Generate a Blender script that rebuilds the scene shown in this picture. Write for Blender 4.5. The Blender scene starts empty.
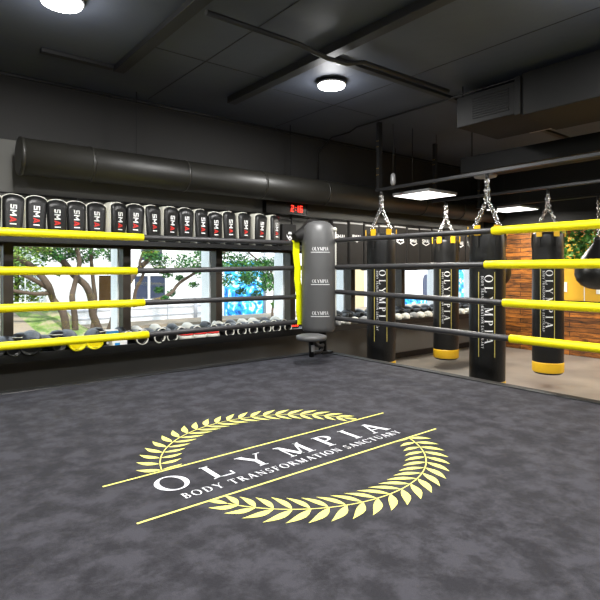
import bpy, bmesh, math, random
from mathutils import Vector, Matrix
PI = math.pi
R = math.radians
random.seed(7)
scene = bpy.context.scene
COL = scene.collection

# ------------------------------------------------------------------ camera
cam_d = bpy.data.cameras.new('camera')
cam = bpy.data.objects.new('camera', cam_d)
COL.objects.link(cam)
cam.location = (0, 0, 1.4)
cam.rotation_euler = (R(90), 0, R(51.5 - 90))
cam_d.sensor_width = 36
cam_d.sensor_fit = 'HORIZONTAL'
cam_d.lens = 36 * 520 / 600
cam_d.shift_y = -0.05
cam_d.clip_start = 0.02
cam_d.clip_end = 200
scene.camera = cam

# ------------------------------------------------------------------ world, sun, exposure
world = bpy.data.worlds.new('world')
scene.world = world
world.use_nodes = True
wn = world.node_tree.nodes
wl = world.node_tree.links
wn.clear()
wo = wn.new('ShaderNodeOutputWorld')
wb = wn.new('ShaderNodeBackground')
wb.inputs[0].default_value = (0.72, 0.86, 1.0, 1)
wb.inputs[1].default_value = 3.0
wl.new(wb.outputs[0], wo.inputs[0])

sun_d = bpy.data.lights.new('sun', 'SUN')
sun_d.energy = 6.0
sun_d.angle = R(2)
sun_d.color = (1, 0.96, 0.9)
sun = bpy.data.objects.new('sun', sun_d)
COL.objects.link(sun)
sun.location = (5, 5, 12)
sun.rotation_euler = Vector((0.25, 1.0, -1.25)).to_track_quat('-Z', 'Y').to_euler()

scene.view_settings.view_transform = 'Standard'
scene.view_settings.look = 'None'
scene.view_settings.gamma = 1
scene.view_settings.use_curve_mapping = False
scene.view_settings.exposure = 0.0

LAMP_POWER = 70
PANEL_POWER = 55


# ------------------------------------------------------------------ materials
def lin(c):
    c = c / 255.0
    return c / 12.92 if c <= 0.04045 else ((c + 0.055) / 1.055) ** 2.4


def rgb(r, g, b):
    return (lin(r), lin(g), lin(b), 1)


def mat(name, col, rough=0.5, metal=0.0, noise=0.0, nscale=8.0, bump=0.0, bscale=60.0, emit=None, estr=0.0, spec=None, sheen=0.0, coat=0.0):
    m = bpy.data.materials.new(name)
    m.use_nodes = True
    nt = m.node_tree
    b = nt.nodes['Principled BSDF']
    b.inputs['Base Color'].default_value = col
    b.inputs['Roughness'].default_value = rough
    b.inputs['Metallic'].default_value = metal
    if spec is not None:
        b.inputs['Specular IOR Level'].default_value = spec
    if sheen:
        b.inputs['Sheen Weight'].default_value = sheen
    if coat:
        b.inputs['Coat Weight'].default_value = coat
    if emit:
        b.inputs['Emission Color'].default_value = emit
        b.inputs['Emission Strength'].default_value = estr
    tc = nt.nodes.new('ShaderNodeTexCoord')
    if noise > 0:
        n = nt.nodes.new('ShaderNodeTexNoise')
        n.inputs['Scale'].default_value = nscale
        n.inputs['Detail'].default_value = 6
        nt.links.new(tc.outputs['Object'], n.inputs['Vector'])
        mx = nt.nodes.new('ShaderNodeMix')
        mx.data_type = 'RGBA'
        mx.inputs[6].default_value = tuple(max(0, c * (1 - noise)) for c in col[:3]) + (1,)
        mx.inputs[7].default_value = tuple(min(1, c * (1 + noise)) for c in col[:3]) + (1,)
        nt.links.new(n.outputs['Fac'], mx.inputs[0])
        nt.links.new(mx.outputs[2], b.inputs['Base Color'])
    if bump > 0:
        n2 = nt.nodes.new('ShaderNodeTexNoise')
        n2.inputs['Scale'].default_value = bscale
        n2.inputs['Detail'].default_value = 4
        nt.links.new(tc.outputs['Object'], n2.inputs['Vector'])
        bp = nt.nodes.new('ShaderNodeBump')
        bp.inputs['Strength'].default_value = bump
        bp.inputs['Distance'].default_value = 0.01
        nt.links.new(n2.outputs['Fac'], bp.inputs['Height'])
        nt.links.new(bp.outputs[0], b.inputs['Normal'])
    return m


def N(m):
    return m.node_tree.nodes, m.node_tree.links, m.node_tree.nodes['Principled BSDF']


def ramp(nodes, stops):
    r = nodes.new('ShaderNodeValToRGB')
    e = r.color_ramp.elements
    while len(e) > 1:
        e.remove(e[-1])
    e[0].position = stops[0][0]
    e[0].color = stops[0][1]
    for p, c in stops[1:]:
        k = e.new(p)
        k.color = c
    return r


M = {}
# suede-like ring canvas with scuffed patches
m = mat('ring_canvas_suede', rgb(70, 69, 76), 0.82, spec=0.25)
nd, lk, bs = N(m)
tc = nd.new('ShaderNodeTexCoord')
n1 = nd.new('ShaderNodeTexNoise'); n1.inputs['Scale'].default_value = 8; n1.inputs['Detail'].default_value = 10; n1.inputs['Roughness'].default_value = 0.66; n1.inputs['Distortion'].default_value = 0.15
n3 = nd.new('ShaderNodeTexNoise'); n3.inputs['Scale'].default_value = 260; n3.inputs['Detail'].default_value = 3
lk.new(tc.outputs['Object'], n1.inputs['Vector']); lk.new(tc.outputs['Object'], n3.inputs['Vector'])
rp = ramp(nd, [(0.40, rgb(34, 33, 38)), (0.5, rgb(46, 45, 50)), (0.6, rgb(58, 57, 63))])
lk.new(n1.outputs['Fac'], rp.inputs[0])
mx = nd.new('ShaderNodeMix'); mx.data_type = 'RGBA'; mx.blend_type = 'OVERLAY'; mx.inputs[0].default_value = 0.3
lk.new(rp.outputs[0], mx.inputs[6]); lk.new(n3.outputs['Fac'], mx.inputs[7])
lk.new(mx.outputs[2], bs.inputs['Base Color'])
bp = nd.new('ShaderNodeBump'); bp.inputs['Strength'].default_value = 0.25; bp.inputs['Distance'].default_value = 0.004
lk.new(n3.outputs['Fac'], bp.inputs['Height']); lk.new(bp.outputs[0], bs.inputs['Normal'])
M['canvas'] = m

M['ceil'] = mat('ceiling_black_paint', rgb(72, 77, 88), 0.55, noise=0.22, nscale=1.6, bump=0.2, bscale=8)
M['ceil_trim'] = mat('ceiling_trim_paint', rgb(34, 34, 35), 0.5, noise=0.2)
M['wall'] = mat('grey_wall_paint', rgb(84, 83, 79), 0.7, noise=0.08, nscale=2)
M['wall_black'] = mat('black_wall_surface', rgb(26, 25, 24), 0.75, noise=0.15, nscale=2)
M['lower_wall'] = mat('charcoal_panel', rgb(108, 107, 104), 0.6, noise=0.06, nscale=1.5)
M['frame'] = mat('brown_black_window_frame', rgb(44, 35, 26), 0.5, noise=0.1)
M['white_trim'] = mat('white_outer_frame', rgb(250, 252, 252), 0.5, noise=0.03)
M['black_metal'] = mat('black_metal', rgb(30, 30, 30), 0.4, 0.3, noise=0.15)
M['dark_steel'] = mat('dark_steel_rail', rgb(52, 52, 53), 0.4, 0.7, noise=0.1)
M['duct'] = mat('black_painted_duct', rgb(33, 32, 28), 0.45, 0.0, noise=0.25, nscale=5, bump=0.25, bscale=7)
M['duct2'] = mat('black_painted_box_duct', rgb(20, 20, 20), 0.6, 0.0, noise=0.2, nscale=5, spec=0.2)
M['chrome'] = mat('zinc_chain', rgb(190, 190, 190), 0.25, 1.0, noise=0.1)
M['brass'] = mat('brass_bolt', rgb(170, 140, 80), 0.4, 0.8, noise=0.1)
M['yellow'] = mat('yellow_rope_sleeve', rgb(252, 236, 0), 0.45, noise=0.05, nscale=30, bump=0.15, bscale=120)
M['neon'] = mat('neon_yellow_strap', rgb(240, 245, 0), 0.5, noise=0.03)
M['rope'] = mat('black_rope_cover', rgb(52, 51, 52), 0.42, noise=0.2, nscale=30, bump=0.2, bscale=90)
M['pad'] = mat('grey_leather_corner_pad', rgb(84, 84, 84), 0.42, noise=0.08, nscale=6, bump=0.15, bscale=90)
M['leather'] = mat('black_leather', rgb(22, 22, 22), 0.36, noise=0.15, nscale=10, bump=0.25, bscale=45, spec=0.4)
M['leather_dull'] = mat('black_vinyl', rgb(32, 31, 30), 0.55, noise=0.15, nscale=10, bump=0.15, bscale=60, spec=0.3)
M['shield'] = mat('dark_brown_black_vinyl', rgb(24, 22, 20), 0.6, noise=0.15, nscale=10, spec=0.2)
M['cream'] = mat('cream_leather', rgb(214, 212, 200), 0.5, noise=0.06, nscale=20, bump=0.15, bscale=60)
M['grey_leather'] = mat('grey_leather', rgb(140, 140, 138), 0.5, noise=0.1, nscale=20)
M['white'] = mat('white_print', rgb(238, 238, 238), 0.6, noise=0.01)
M['red'] = mat('red_print', rgb(205, 40, 30), 0.6, noise=0.02)
M['logo_yellow'] = mat('pale_yellow_print', rgb(240, 234, 120), 0.75, noise=0.03, nscale=20)
M['logo_white'] = mat('white_floor_print', rgb(236, 236, 240), 0.75, noise=0.03, nscale=20)
M['gold'] = mat('gold_stripe_print', rgb(190, 176, 92), 0.5, noise=0.03)
M['amber'] = mat('amber_yellow_vinyl', rgb(228, 180, 26), 0.45, noise=0.08, nscale=20)
M['amber_board'] = mat('amber_board', rgb(224, 172, 44), 0.5, noise=0.1, nscale=3)
M['led_red'] = mat('red_led', rgb(255, 30, 20), 0.5, emit=(1, 0.04, 0.02, 1), estr=4.0)
M['lamp_glow'] = mat('lamp_diffuser', (1, 1, 1, 1), 0.5, emit=(1, 1, 0.97, 1), estr=14.0)
M['panel_glow'] = mat('panel_diffuser', (1, 1, 1, 1), 0.5, emit=(1, 0.98, 0.94, 1), estr=3.0)
M['lamp_body'] = mat('grey_lamp_body', rgb(150, 150, 150), 0.4, 0.3, noise=0.05)
M['bark'] = mat('bark', rgb(82, 68, 55), 0.9, noise=0.45, nscale=14, bump=0.6, bscale=30)
M['kerb'] = mat('tan_concrete', rgb(136, 124, 106), 0.9, noise=0.15, nscale=4)
M['asphalt'] = mat('pale_paving', rgb(170, 166, 158), 0.9, noise=0.12, nscale=5)
M['facade'] = mat('white_render', rgb(236, 236, 236), 0.8, noise=0.03, nscale=2)
M['facade_grey'] = mat('pale_grey_band', rgb(196, 198, 204), 0.8, noise=0.05, nscale=2)
M['beige'] = mat('beige_cladding', rgb(176, 162, 130), 0.8, noise=0.1, nscale=3)
M['dark_glass'] = mat('dark_window_glass', rgb(52, 60, 82), 0.3, noise=0.2, nscale=3)
M['brown_glass'] = mat('brown_window_glass', rgb(70, 52, 30), 0.15, noise=0.4, nscale=2)
M['pot'] = mat('terracotta_pot', rgb(170, 80, 30), 0.7, noise=0.1)
M['paper'] = mat('white_card', rgb(235, 235, 230), 0.6, noise=0.02)
M['blue_print'] = mat('blue_print', rgb(40, 140, 210), 0.5, noise=0.05)

m = mat('lawn_grass', rgb(120, 160, 60), 0.95, bump=0.8, bscale=30)
nd, lk, bs = N(m)
tc = nd.new('ShaderNodeTexCoord'); n1 = nd.new('ShaderNodeTexNoise'); n1.inputs['Scale'].default_value = 3.5; n1.inputs['Detail'].default_value = 9; n1.inputs['Roughness'].default_value = 0.75
lk.new(tc.outputs['Object'], n1.inputs['Vector'])
rp = ramp(nd, [(0.36, rgb(70, 96, 40)), (0.47, rgb(108, 132, 64)), (0.57, rgb(146, 138, 108))])
lk.new(n1.outputs['Fac'], rp.inputs[0]); lk.new(rp.outputs[0], bs.inputs['Base Color'])
M['grass'] = m

def leafmat(name, a, b, c):
    m = mat(name, b, 0.6)
    nd, lk, bs = N(m)
    tc = nd.new('ShaderNodeTexCoord'); n1 = nd.new('ShaderNodeTexNoise'); n1.inputs['Scale'].default_value = 9; n1.inputs['Detail'].default_value = 4
    lk.new(tc.outputs['Object'], n1.inputs['Vector'])
    rp = ramp(nd, [(0.35, a), (0.5, b), (0.65, c)])
    lk.new(n1.outputs['Fac'], rp.inputs[0]); lk.new(rp.outputs[0], bs.inputs['Base Color'])
    return m
M['leaf'] = leafmat('green_leaves', rgb(10, 50, 18), rgb(28, 92, 28), rgb(84, 134, 36))
M['leaf_light'] = leafmat('light_green_leaves', rgb(30, 64, 14), rgb(80, 120, 30), rgb(140, 156, 62))
M['leaf_pot'] = leafmat('pot_plant_leaves', rgb(24, 74, 24), rgb(62, 122, 40), rgb(118, 168, 70))

# concrete gym floor, slightly polished
m = mat('polished_concrete', rgb(126, 118, 108), 0.32)
nd, lk, bs = N(m)
tc = nd.new('ShaderNodeTexCoord'); n1 = nd.new('ShaderNodeTexNoise'); n1.inputs['Scale'].default_value = 1.7; n1.inputs['Detail'].default_value = 8
lk.new(tc.outputs['Object'], n1.inputs['Vector'])
rp = ramp(nd, [(0.35, rgb(120, 115, 108)), (0.65, rgb(150, 143, 133))])
lk.new(n1.outputs['Fac'], rp.inputs[0]); lk.new(rp.outputs[0], bs.inputs['Base Color'])
M['floor'] = m

# reclaimed timber cladding: short boards in rows, orange-brown with dark scorch marks
m = mat('reclaimed_timber_cladding', rgb(160, 92, 36), 0.6)
nd, lk, bs = N(m)
tc = nd.new('ShaderNodeTexCoord')
mp = nd.new('ShaderNodeMapping'); mp.inputs['Rotation'].default_value = (R(90), 0, R(90))
# board coordinates: y along the wall, z up
sx = nd.new('ShaderNodeSeparateXYZ'); cx = nd.new('ShaderNodeCombineXYZ')
lk.new(tc.outputs['Object'], sx.inputs[0]); lk.new(sx.outputs[1], cx.inputs[0]); lk.new(sx.outputs[2], cx.inputs[1])
bk = nd.new('ShaderNodeTexBrick'); bk.offset = 0.37
bk.inputs['Color1'].default_value = rgb(196, 124, 46); bk.inputs['Color2'].default_value = rgb(108, 66, 26); bk.inputs['Mortar'].default_value = rgb(44, 24, 12)
bk.inputs['Scale'].default_value = 1; bk.inputs['Mortar Size'].default_value = 0.005; bk.inputs['Brick Width'].default_value = 0.85; bk.inputs['Row Height'].default_value = 0.078; bk.inputs['Bias'].default_value = -0.05
lk.new(cx.outputs[0], bk.inputs['Vector'])
mp2 = nd.new('ShaderNodeMapping'); mp2.inputs['Scale'].default_value = (2.6, 16, 1)
lk.new(cx.outputs[0], mp2.inputs[0])
n1 = nd.new('ShaderNodeTexNoise'); n1.inputs['Scale'].default_value = 1.6; n1.inputs['Detail'].default_value = 9; n1.inputs['Roughness'].default_value = 0.7
lk.new(mp2.outputs[0], n1.inputs['Vector'])
rp = ramp(nd, [(0.36, (0.10, 0.08, 0.06, 1)), (0.5, (0.7, 0.64, 0.55, 1)), (0.66, (1.35, 1.25, 1.1, 1))])
lk.new(n1.outputs['Fac'], rp.inputs[0])
mx = nd.new('ShaderNodeMix'); mx.data_type = 'RGBA'; mx.blend_type = 'MULTIPLY'; mx.inputs[0].default_value = 1
lk.new(bk.outputs['Color'], mx.inputs[6]); lk.new(rp.outputs[0], mx.inputs[7]); lk.new(mx.outputs[2], bs.inputs['Base Color'])
M['timber'] = m

# blue mural
m = mat('blue_mural_paint', rgb(40, 160, 230), 0.7)
nd, lk, bs = N(m)
tc = nd.new('ShaderNodeTexCoord'); n1 = nd.new('ShaderNodeTexNoise'); n1.inputs['Scale'].default_value = 3.2; n1.inputs['Detail'].default_value = 5; n1.inputs['Distortion'].default_value = 1.6
lk.new(tc.outputs['Object'], n1.inputs['Vector'])
rp = ramp(nd, [(0.36, rgb(16, 70, 150)), (0.43, rgb(20, 140, 225)), (0.55, rgb(60, 190, 245)), (0.62, rgb(226, 244, 250))])
lk.new(n1.outputs['Fac'], rp.inputs[0]); lk.new(rp.outputs[0], bs.inputs['Base Color'])
M['mural'] = m

# window glass
m = bpy.data.materials.new('window_glass'); m.use_nodes = True
nd, lk = m.node_tree.nodes, m.node_tree.links
nd.clear()
o = nd.new('ShaderNodeOutputMaterial'); t = nd.new('ShaderNodeBsdfTransparent'); g = nd.new('ShaderNodeBsdfGlossy'); g.inputs['Roughness'].default_value = 0.01
ms = nd.new('ShaderNodeMixShader'); lw = nd.new('ShaderNodeLayerWeight'); lw.inputs[0].default_value = 0.5
pw = nd.new('ShaderNodeMath'); pw.operation = 'POWER'; pw.inputs[1].default_value = 5; ma = nd.new('ShaderNodeMath'); ma.operation = 'MULTIPLY_ADD'; ma.inputs[1].default_value = 0.6; ma.inputs[2].default_value = 0.025
lk.new(lw.outputs[1], pw.inputs[0]); lk.new(pw.outputs[0], ma.inputs[0]); lk.new(ma.outputs[0], ms.inputs[0]); lk.new(t.outputs[0], ms.inputs[1]); lk.new(g.outputs[0], ms.inputs[2]); lk.new(ms.outputs[0], o.inputs[0])
M['glass'] = m


# ------------------------------------------------------------------ geometry helpers
def box(bm, x0, y0, z0, x1, y1, z1, mtx=None):
    vs = [Vector((x, y, z)) for x in (x0, x1) for y in (y0, y1) for z in (z0, z1)]
    if mtx:
        vs = [mtx @ v for v in vs]
    v = [bm.verts.new(p) for p in vs]
    for f in ((0, 1, 3, 2), (4, 6, 7, 5), (0, 4, 5, 1), (2, 3, 7, 6), (0, 2, 6, 4), (1, 5, 7, 3)):
        bm.faces.new([v[i] for i in f])
    return v


def tube(bm, pts, rad, seg=12, caps=True, flat=1.0):
    pts = [Vector(p) for p in pts]
    n = len(pts)
    rads = rad if isinstance(rad, (list, tuple)) else [rad] * n
    rings = []
    up = Vector((0, 0, 1))
    prev = None
    for i, p in enumerate(pts):
        d = (pts[min(i + 1, n - 1)] - pts[max(i - 1, 0)]).normalized()
        if prev is None:
            a = d.cross(up)
            if a.length < 0.05:
                a = d.cross(Vector((1, 0, 0)))
            a.normalize()
        else:
            a = prev - d * prev.dot(d)
            a.normalize()
        prev = a
        b = d.cross(a)
        rings.append([bm.verts.new(p + (a * math.cos(2 * PI * k / seg) + b * math.sin(2 * PI * k / seg) * flat) * rads[i]) for k in range(seg)])
    for i in range(n - 1):
        for k in range(seg):
            f = bm.faces.new([rings[i][k], rings[i][(k + 1) % seg], rings[i + 1][(k + 1) % seg], rings[i + 1][k]])
            f.smooth = True
    if caps:
        bm.faces.new(rings[0][::-1])
        bm.faces.new(rings[-1])


def lathe(bm, prof, seg=40, c=(0, 0, 0), wob=None):
    c = Vector(c)
    rings = []
    for (r, z) in prof:
        ring = []
        for k in range(seg):
            a = 2 * PI * k / seg
            rr = r * (wob(a, z) if wob else 1)
            ring.append(bm.verts.new(c + Vector((rr * math.cos(a), rr * math.sin(a), z))))
        rings.append(ring)
    for i in range(len(rings) - 1):
        for k in range(seg):
            f = bm.faces.new([rings[i][k], rings[i][(k + 1) % seg], rings[i + 1][(k + 1) % seg], rings[i + 1][k]])
            f.smooth = True
    bm.faces.new(rings[0][::-1])
    bm.faces.new(rings[-1])


def extrude_outline(bm, pts2, y0, y1, dome=0.0, scale_front=1.0, ctr=(0, 0)):
    """outline in x,z extruded along y (front is y0)."""
    A = [bm.verts.new((x, y1, z)) for x, z in pts2]
    cx_, cz_ = ctr
    Bv = [bm.verts.new((cx_ + (x - cx_) * scale_front, y0, cz_ + (z - cz_) * scale_front)) for x, z in pts2]
    n = len(pts2)
    for i in range(n):
        f = bm.faces.new([A[i], A[(i + 1) % n], Bv[(i + 1) % n], Bv[i]])
        f.smooth = True
    bm.faces.new(A[::-1])
    if dome:
        C2 = [bm.verts.new((cx_ + (x - cx_) * scale_front * 0.7, y0 - dome, cz_ + (z - cz_) * scale_front * 0.7)) for x, z in pts2]
        for i in range(n):
            f = bm.faces.new([Bv[i], Bv[(i + 1) % n], C2[(i + 1) % n], C2[i]])
            f.smooth = True
        bm.faces.new(C2)
    else:
        bm.faces.new(Bv)


def obj(name, bm, material, parent=None, bevel=0.0, fixn=True):
    if fixn:
        bmesh.ops.recalc_face_normals(bm, faces=bm.faces)
    me = bpy.data.meshes.new(name)
    bm.to_mesh(me)
    bm.free()
    me.materials.append(material)
    o = bpy.data.objects.new(name, me)
    COL.objects.link(o)
    if parent:
        o.parent = parent
    if bevel:
        b = o.modifiers.new('bevel', 'BEVEL')
        b.width = bevel
        b.segments = 3
        b.limit_method = 'ANGLE'
        b.angle_limit = R(40)
    return o


def boxobj(name, c, material, parent=None, bevel=0.0):
    bm = bmesh.new()
    box(bm, *c)
    return obj(name, bm, material, parent, bevel)


def thing(name, label, cat, loc=(0, 0, 0), rotz=0.0, group=None):
    o = bpy.data.objects.new(name, None)
    o.empty_display_size = 0.1
    COL.objects.link(o)
    o.location = loc
    o.rotation_euler = (0, 0, rotz)
    return tag(o, label, cat, group)


def tag(o, label, cat, group=None):
    o['label'] = label
    o['category'] = cat
    if group:
        o['group'] = group
    return o


def struct(o, label=None, cat=None):
    o['kind'] = 'structure'
    if label:
        o['label'] = label
    if cat:
        o['category'] = cat
    return o


def dup(root, loc, rotz, label, group=None, rot=None):
    r = root.copy()
    COL.objects.link(r)
    r.location = loc
    r.rotation_euler = rot if rot else (0, 0, rotz)
    r['label'] = label
    if group:
        r['group'] = group
    for ch in list(root.children):
        c = ch.copy()
        COL.objects.link(c)
        c.parent = r
        for g_ in ch.children:
            d = g_.copy()
            COL.objects.link(d)
            d.parent = c
    return r


# ------------------------------------------------------------------ serif lettering built from bars and arcs
# every glyph: (advance width, [strokes]) in a unit cap-height box
def bar(x0, y0, x1, y1, w):
    return ('bar', x0, y0, x1, y1, w)


TK, TN, SH = 0.17, 0.06, 0.035


def serif(x, y, half=0.15):
    return ('rect', x - half, y - (SH if y > 0.5 else 0), x + half, y + (0 if y > 0.5 else SH))


def arc(cx_, cy_, rx, ry, a0, a1, wh, wv):
    return ('arc', cx_, cy_, rx, ry, a0, a1, wh, wv)


GL = {
    'O': (1.06, [arc(0.5, 0.5, 0.5, 0.52, 0, 360, 0.17, 0.05)]),
    'L': (0.82, [bar(0.2, 0, 0.2, 1, TK), serif(0.2, 1), serif(0.2, 0, 0.17), ('rect', 0.2, 0, 0.76, 0.06), ('rect', 0.71, 0, 0.77, 0.26)]),
    'Y': (0.98, [bar(0.15, 0.98, 0.5, 0.45, TK), bar(0.85, 0.98, 0.5, 0.45, TN), bar(0.5, 0, 0.5, 0.5, TK), serif(0.15, 1), serif(0.85, 1, 0.13), serif(0.5, 0, 0.17)]),
    'M': (1.22, [bar(0.2, 0, 0.2, 1, TN), bar(0.2, 0.97, 0.6, 0.05, TK), bar(0.6, 0.05, 0.98, 0.97, TN), bar(1.0, 0, 1.0, 1, TK), serif(0.17, 1, 0.12), serif(1.03, 1, 0.13), serif(0.2, 0, 0.13), serif(1.0, 0, 0.17)]),
    'P': (0.8, [bar(0.2, 0, 0.2, 1, TK), serif(0.2, 0, 0.17), serif(0.18, 1, 0.14), arc(0.36, 0.74, 0.36, 0.26, -90, 90, 0.16, 0.05), ('rect', 0.2, 0.95, 0.37, 1.0), ('rect', 0.2, 0.48, 0.37, 0.53)]),
    'I': (0.42, [bar(0.2, 0, 0.2, 1, TK), serif(0.2, 0, 0.17), serif(0.2, 1, 0.17)]),
    'A': (1.0, [bar(0.14, 0.02, 0.5, 1.0, TN), bar(0.5, 1.0, 0.84, 0.02, TK), ('rect', 0.26, 0.3, 0.74, 0.35), serif(0.14, 0, 0.13), serif(0.86, 0, 0.15)]),
    'B': (0.8, [bar(0.2, 0, 0.2, 1, TK), serif(0.18, 0, 0.14), serif(0.18, 1, 0.14), arc(0.34, 0.76, 0.3, 0.24, -90, 90, 0.15, 0.05), arc(0.36, 0.27, 0.37, 0.27, -90, 90, 0.16, 0.05), ('rect', 0.2, 0.95, 0.36, 1.0), ('rect', 0.2, 0.5, 0.37, 0.55), ('rect', 0.2, 0, 0.37, 0.05)]),
    'D': (1.0, [bar(0.2, 0, 0.2, 1, TK), serif(0.18, 0, 0.14), serif(0.18, 1, 0.14), arc(0.4, 0.5, 0.5, 0.5, -90, 90, 0.17, 0.05), ('rect', 0.2, 0.95, 0.41, 1.0), ('rect', 0.2, 0, 0.41, 0.05)]),
    'T': (0.88, [bar(0.42, 0, 0.42, 1, TK), serif(0.42, 0, 0.17), ('rect', 0.02, 0.94, 0.82, 1.0), ('rect', 0.02, 0.76, 0.07, 1.0), ('rect', 0.77, 0.76, 0.82, 1.0)]),
    'R': (0.92, [bar(0.2, 0, 0.2, 1, TK), serif(0.2, 0, 0.17), serif(0.18, 1, 0.14), arc(0.36, 0.75, 0.34, 0.25, -90, 90, 0.16, 0.05), ('rect', 0.2, 0.95, 0.37, 1.0), ('rect', 0.2, 0.5, 0.37, 0.55), bar(0.42, 0.5, 0.8, 0.02, TK), serif(0.86, 0, 0.08)]),
    'N': (1.06, [bar(0.18, 0, 0.18, 1, TN), bar(0.16, 0.98, 0.86, 0.02, TK), bar(0.86, 0, 0.86, 1, TN), serif(0.15, 1, 0.13), serif(0.86, 1, 0.14), serif(0.18, 0, 0.13)]),
    'S': (0.7, [arc(0.34, 0.75, 0.28, 0.26, 20, 270, 0.13, 0.06), arc(0.32, 0.25, 0.3, 0.26, -160, 90, 0.14, 0.06), ('rect', 0.56, 0.72, 0.61, 0.98), ('rect', 0.02, 0.02, 0.07, 0.28)]),
    'F': (0.76, [bar(0.2, 0, 0.2, 1, TK), serif(0.2, 0, 0.17), serif(0.18, 1, 0.14), ('rect', 0.2, 0.94, 0.7, 1.0), ('rect', 0.65, 0.78, 0.7, 1.0), ('rect', 0.2, 0.48, 0.54, 0.53), ('rect', 0.5, 0.38, 0.55, 0.63)]),
    'C': (0.94, [arc(0.5, 0.5, 0.48, 0.52, 38, 322, 0.17, 0.05), ('rect', 0.83, 0.7, 0.88, 0.98)]),
    'U': (0.98, [bar(0.2, 0.35, 0.2, 1, TK), bar(0.8, 0.35, 0.8, 1, TN), arc(0.48, 0.37, 0.36, 0.38, 180, 360, 0.14, 0.06), serif(0.2, 1, 0.17), serif(0.8, 1, 0.13)]),
    ' ': (0.45, []),
    # bold sans letters for the pads
    's': (0.86, [('rect', 0, 0.8, 0.74, 1.0), ('rect', 0, 0.4, 0.2, 1.0), ('rect', 0, 0.4, 0.74, 0.6), ('rect', 0.54, 0, 0.74, 0.6), ('rect', 0, 0, 0.74, 0.2)]),
    'm': (1.12, [('rect', 0, 0, 0.2, 1), ('rect', 0.8, 0, 1.0, 1), bar(0.08, 0.98, 0.5, 0.3, 0.2), bar(0.5, 0.3, 0.92, 0.98, 0.2)]),
    'a': (1.0, [bar(0.1, 0.0, 0.45, 1.0, 0.2), bar(0.45, 1.0, 0.8, 0.0, 0.2), ('rect', 0.36, 0.1, 0.54, 0.34)]),
    'i': (0.3, [('rect', 0, 0, 0.2, 1)]),
    # seven-segment style digits
    '2': (0.8, [('rect', 0, 0.88, 0.6, 1), ('rect', 0.48, 0.5, 0.6, 1), ('rect', 0, 0.44, 0.6, 0.56), ('rect', 0, 0, 0.12, 0.5), ('rect', 0, 0, 0.6, 0.12)]),
    '1': (0.4, [('rect', 0.08, 0, 0.2, 1)]),
    '6': (0.8, [('rect', 0, 0.88, 0.6, 1), ('rect', 0, 0, 0.12, 1), ('rect', 0, 0.44, 0.6, 0.56), ('rect', 0.48, 0, 0.6, 0.56), ('rect', 0, 0, 0.6, 0.12)]),
    ':': (0.35, [('rect', 0.06, 0.24, 0.18, 0.36), ('rect', 0.06, 0.64, 0.18, 0.76)]),
}


def text_width(s, h, track, xs=1.0):
    return sum(GL[c][0] * xs for c in s) * h + track * (len(s) - 1)


def text(bm, s, h, xf, track=0.0, xs=1.0, u0=0.0, sub=1, arcn=16):
    """writes s from u0; xf maps (u, v) to a point."""
    u = u0
    for ch in s:
        adv, st = GL[ch]
        for q in st:
            if q[0] == 'rect':
                polys = [[(q[1], q[2]), (q[3], q[2]), (q[3], q[4]), (q[1], q[4])]]
            elif q[0] == 'bar':
                _, x0, y0, x1, y1, w = q
                if abs(x1 - x0) < 1e-6:
                    polys = [[(x0 - w / 2, y0), (x0 + w / 2, y0), (x1 + w / 2, y1), (x1 - w / 2, y1)]]
                else:
                    ww = w / 2 * 1.15
                    polys = [[(x0 - ww, y0), (x0 + ww, y0), (x1 + ww, y1), (x1 - ww, y1)]]
            else:
                _, cx_, cy_, rx, ry, a0, a1, wh, wv = q
                polys = []
                n = max(4, int(arcn * abs(a1 - a0) / 180))
                for k in range(n):
                    qa = [R(a0 + (a1 - a0) * (k + t_) / n) for t_ in (0, 1)]
                    o_ = [(cx_ + rx * math.cos(a), cy_ + ry * math.sin(a)) for a in qa]
                    i_ = [(cx_ + (rx - wh) * math.cos(a), cy_ + (ry - wv) * math.sin(a)) for a in qa]
                    polys.append([o_[0], o_[1], i_[1], i_[0]])
            for p in polys:
                p = [Vector((u + a * xs * h, b * h)) for a, b in p]
                if sub <= 1:
                    bm.faces.new([bm.verts.new(xf(v.x, v.y)) for v in p])
                else:
                    grid = []
                    for i in range(sub + 1):
                        row = []
                        for j in range(sub + 1):
                            s_, t_ = i / sub, j / sub
                            a = p[0].lerp(p[1], s_)
                            b = p[3].lerp(p[2], s_)
                            v = a.lerp(b, t_)
                            row.append(bm.verts.new(xf(v.x, v.y)))
                        grid.append(row)
                    for i in range(sub):
                        for j in range(sub):
                            bm.faces.new([grid[i][j], grid[i + 1][j], grid[i + 1][j + 1], grid[i][j + 1]])
        u += adv * xs * h + track


# ------------------------------------------------------------------ the room
WY = 5.5      # window wall
BX = 8.8      # timber wall
CZ = 3.24     # ceiling
ZL, ZT = 0.64, 1.655   # window sill and head
struct(boxobj('floor', (-4, -4.2, -0.12, 9.0, 5.72, 0.0), M['floor']), 'polished grey brown concrete gym floor around the ring', 'floor')
struct(boxobj('ceiling', (-4.1, -4.3, CZ, 9.1, 5.72, CZ + 0.15), M['ceil']), 'dark grey painted ceiling above the ring', 'ceiling')
bm = bmesh.new()
box(bm, -4.1, WY, 0, 9.0, WY + 0.12, ZL)
struct(obj('wall_back', bm, M['lower_wall']), 'charcoal wall panel below the long window', 'wall')
bm = bmesh.new()
box(bm, -4.1, WY, ZT, 9.0, WY + 0.12, 2.62)
box(bm, -4.1, WY, ZL, -1.31, WY + 0.12, ZT)
box(bm, 8.69, WY, ZL, 9.0, WY + 0.12, ZT)
struct(obj('wall_back_upper', bm, M['wall']), 'grey wall strip above the long window', 'wall')
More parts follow.
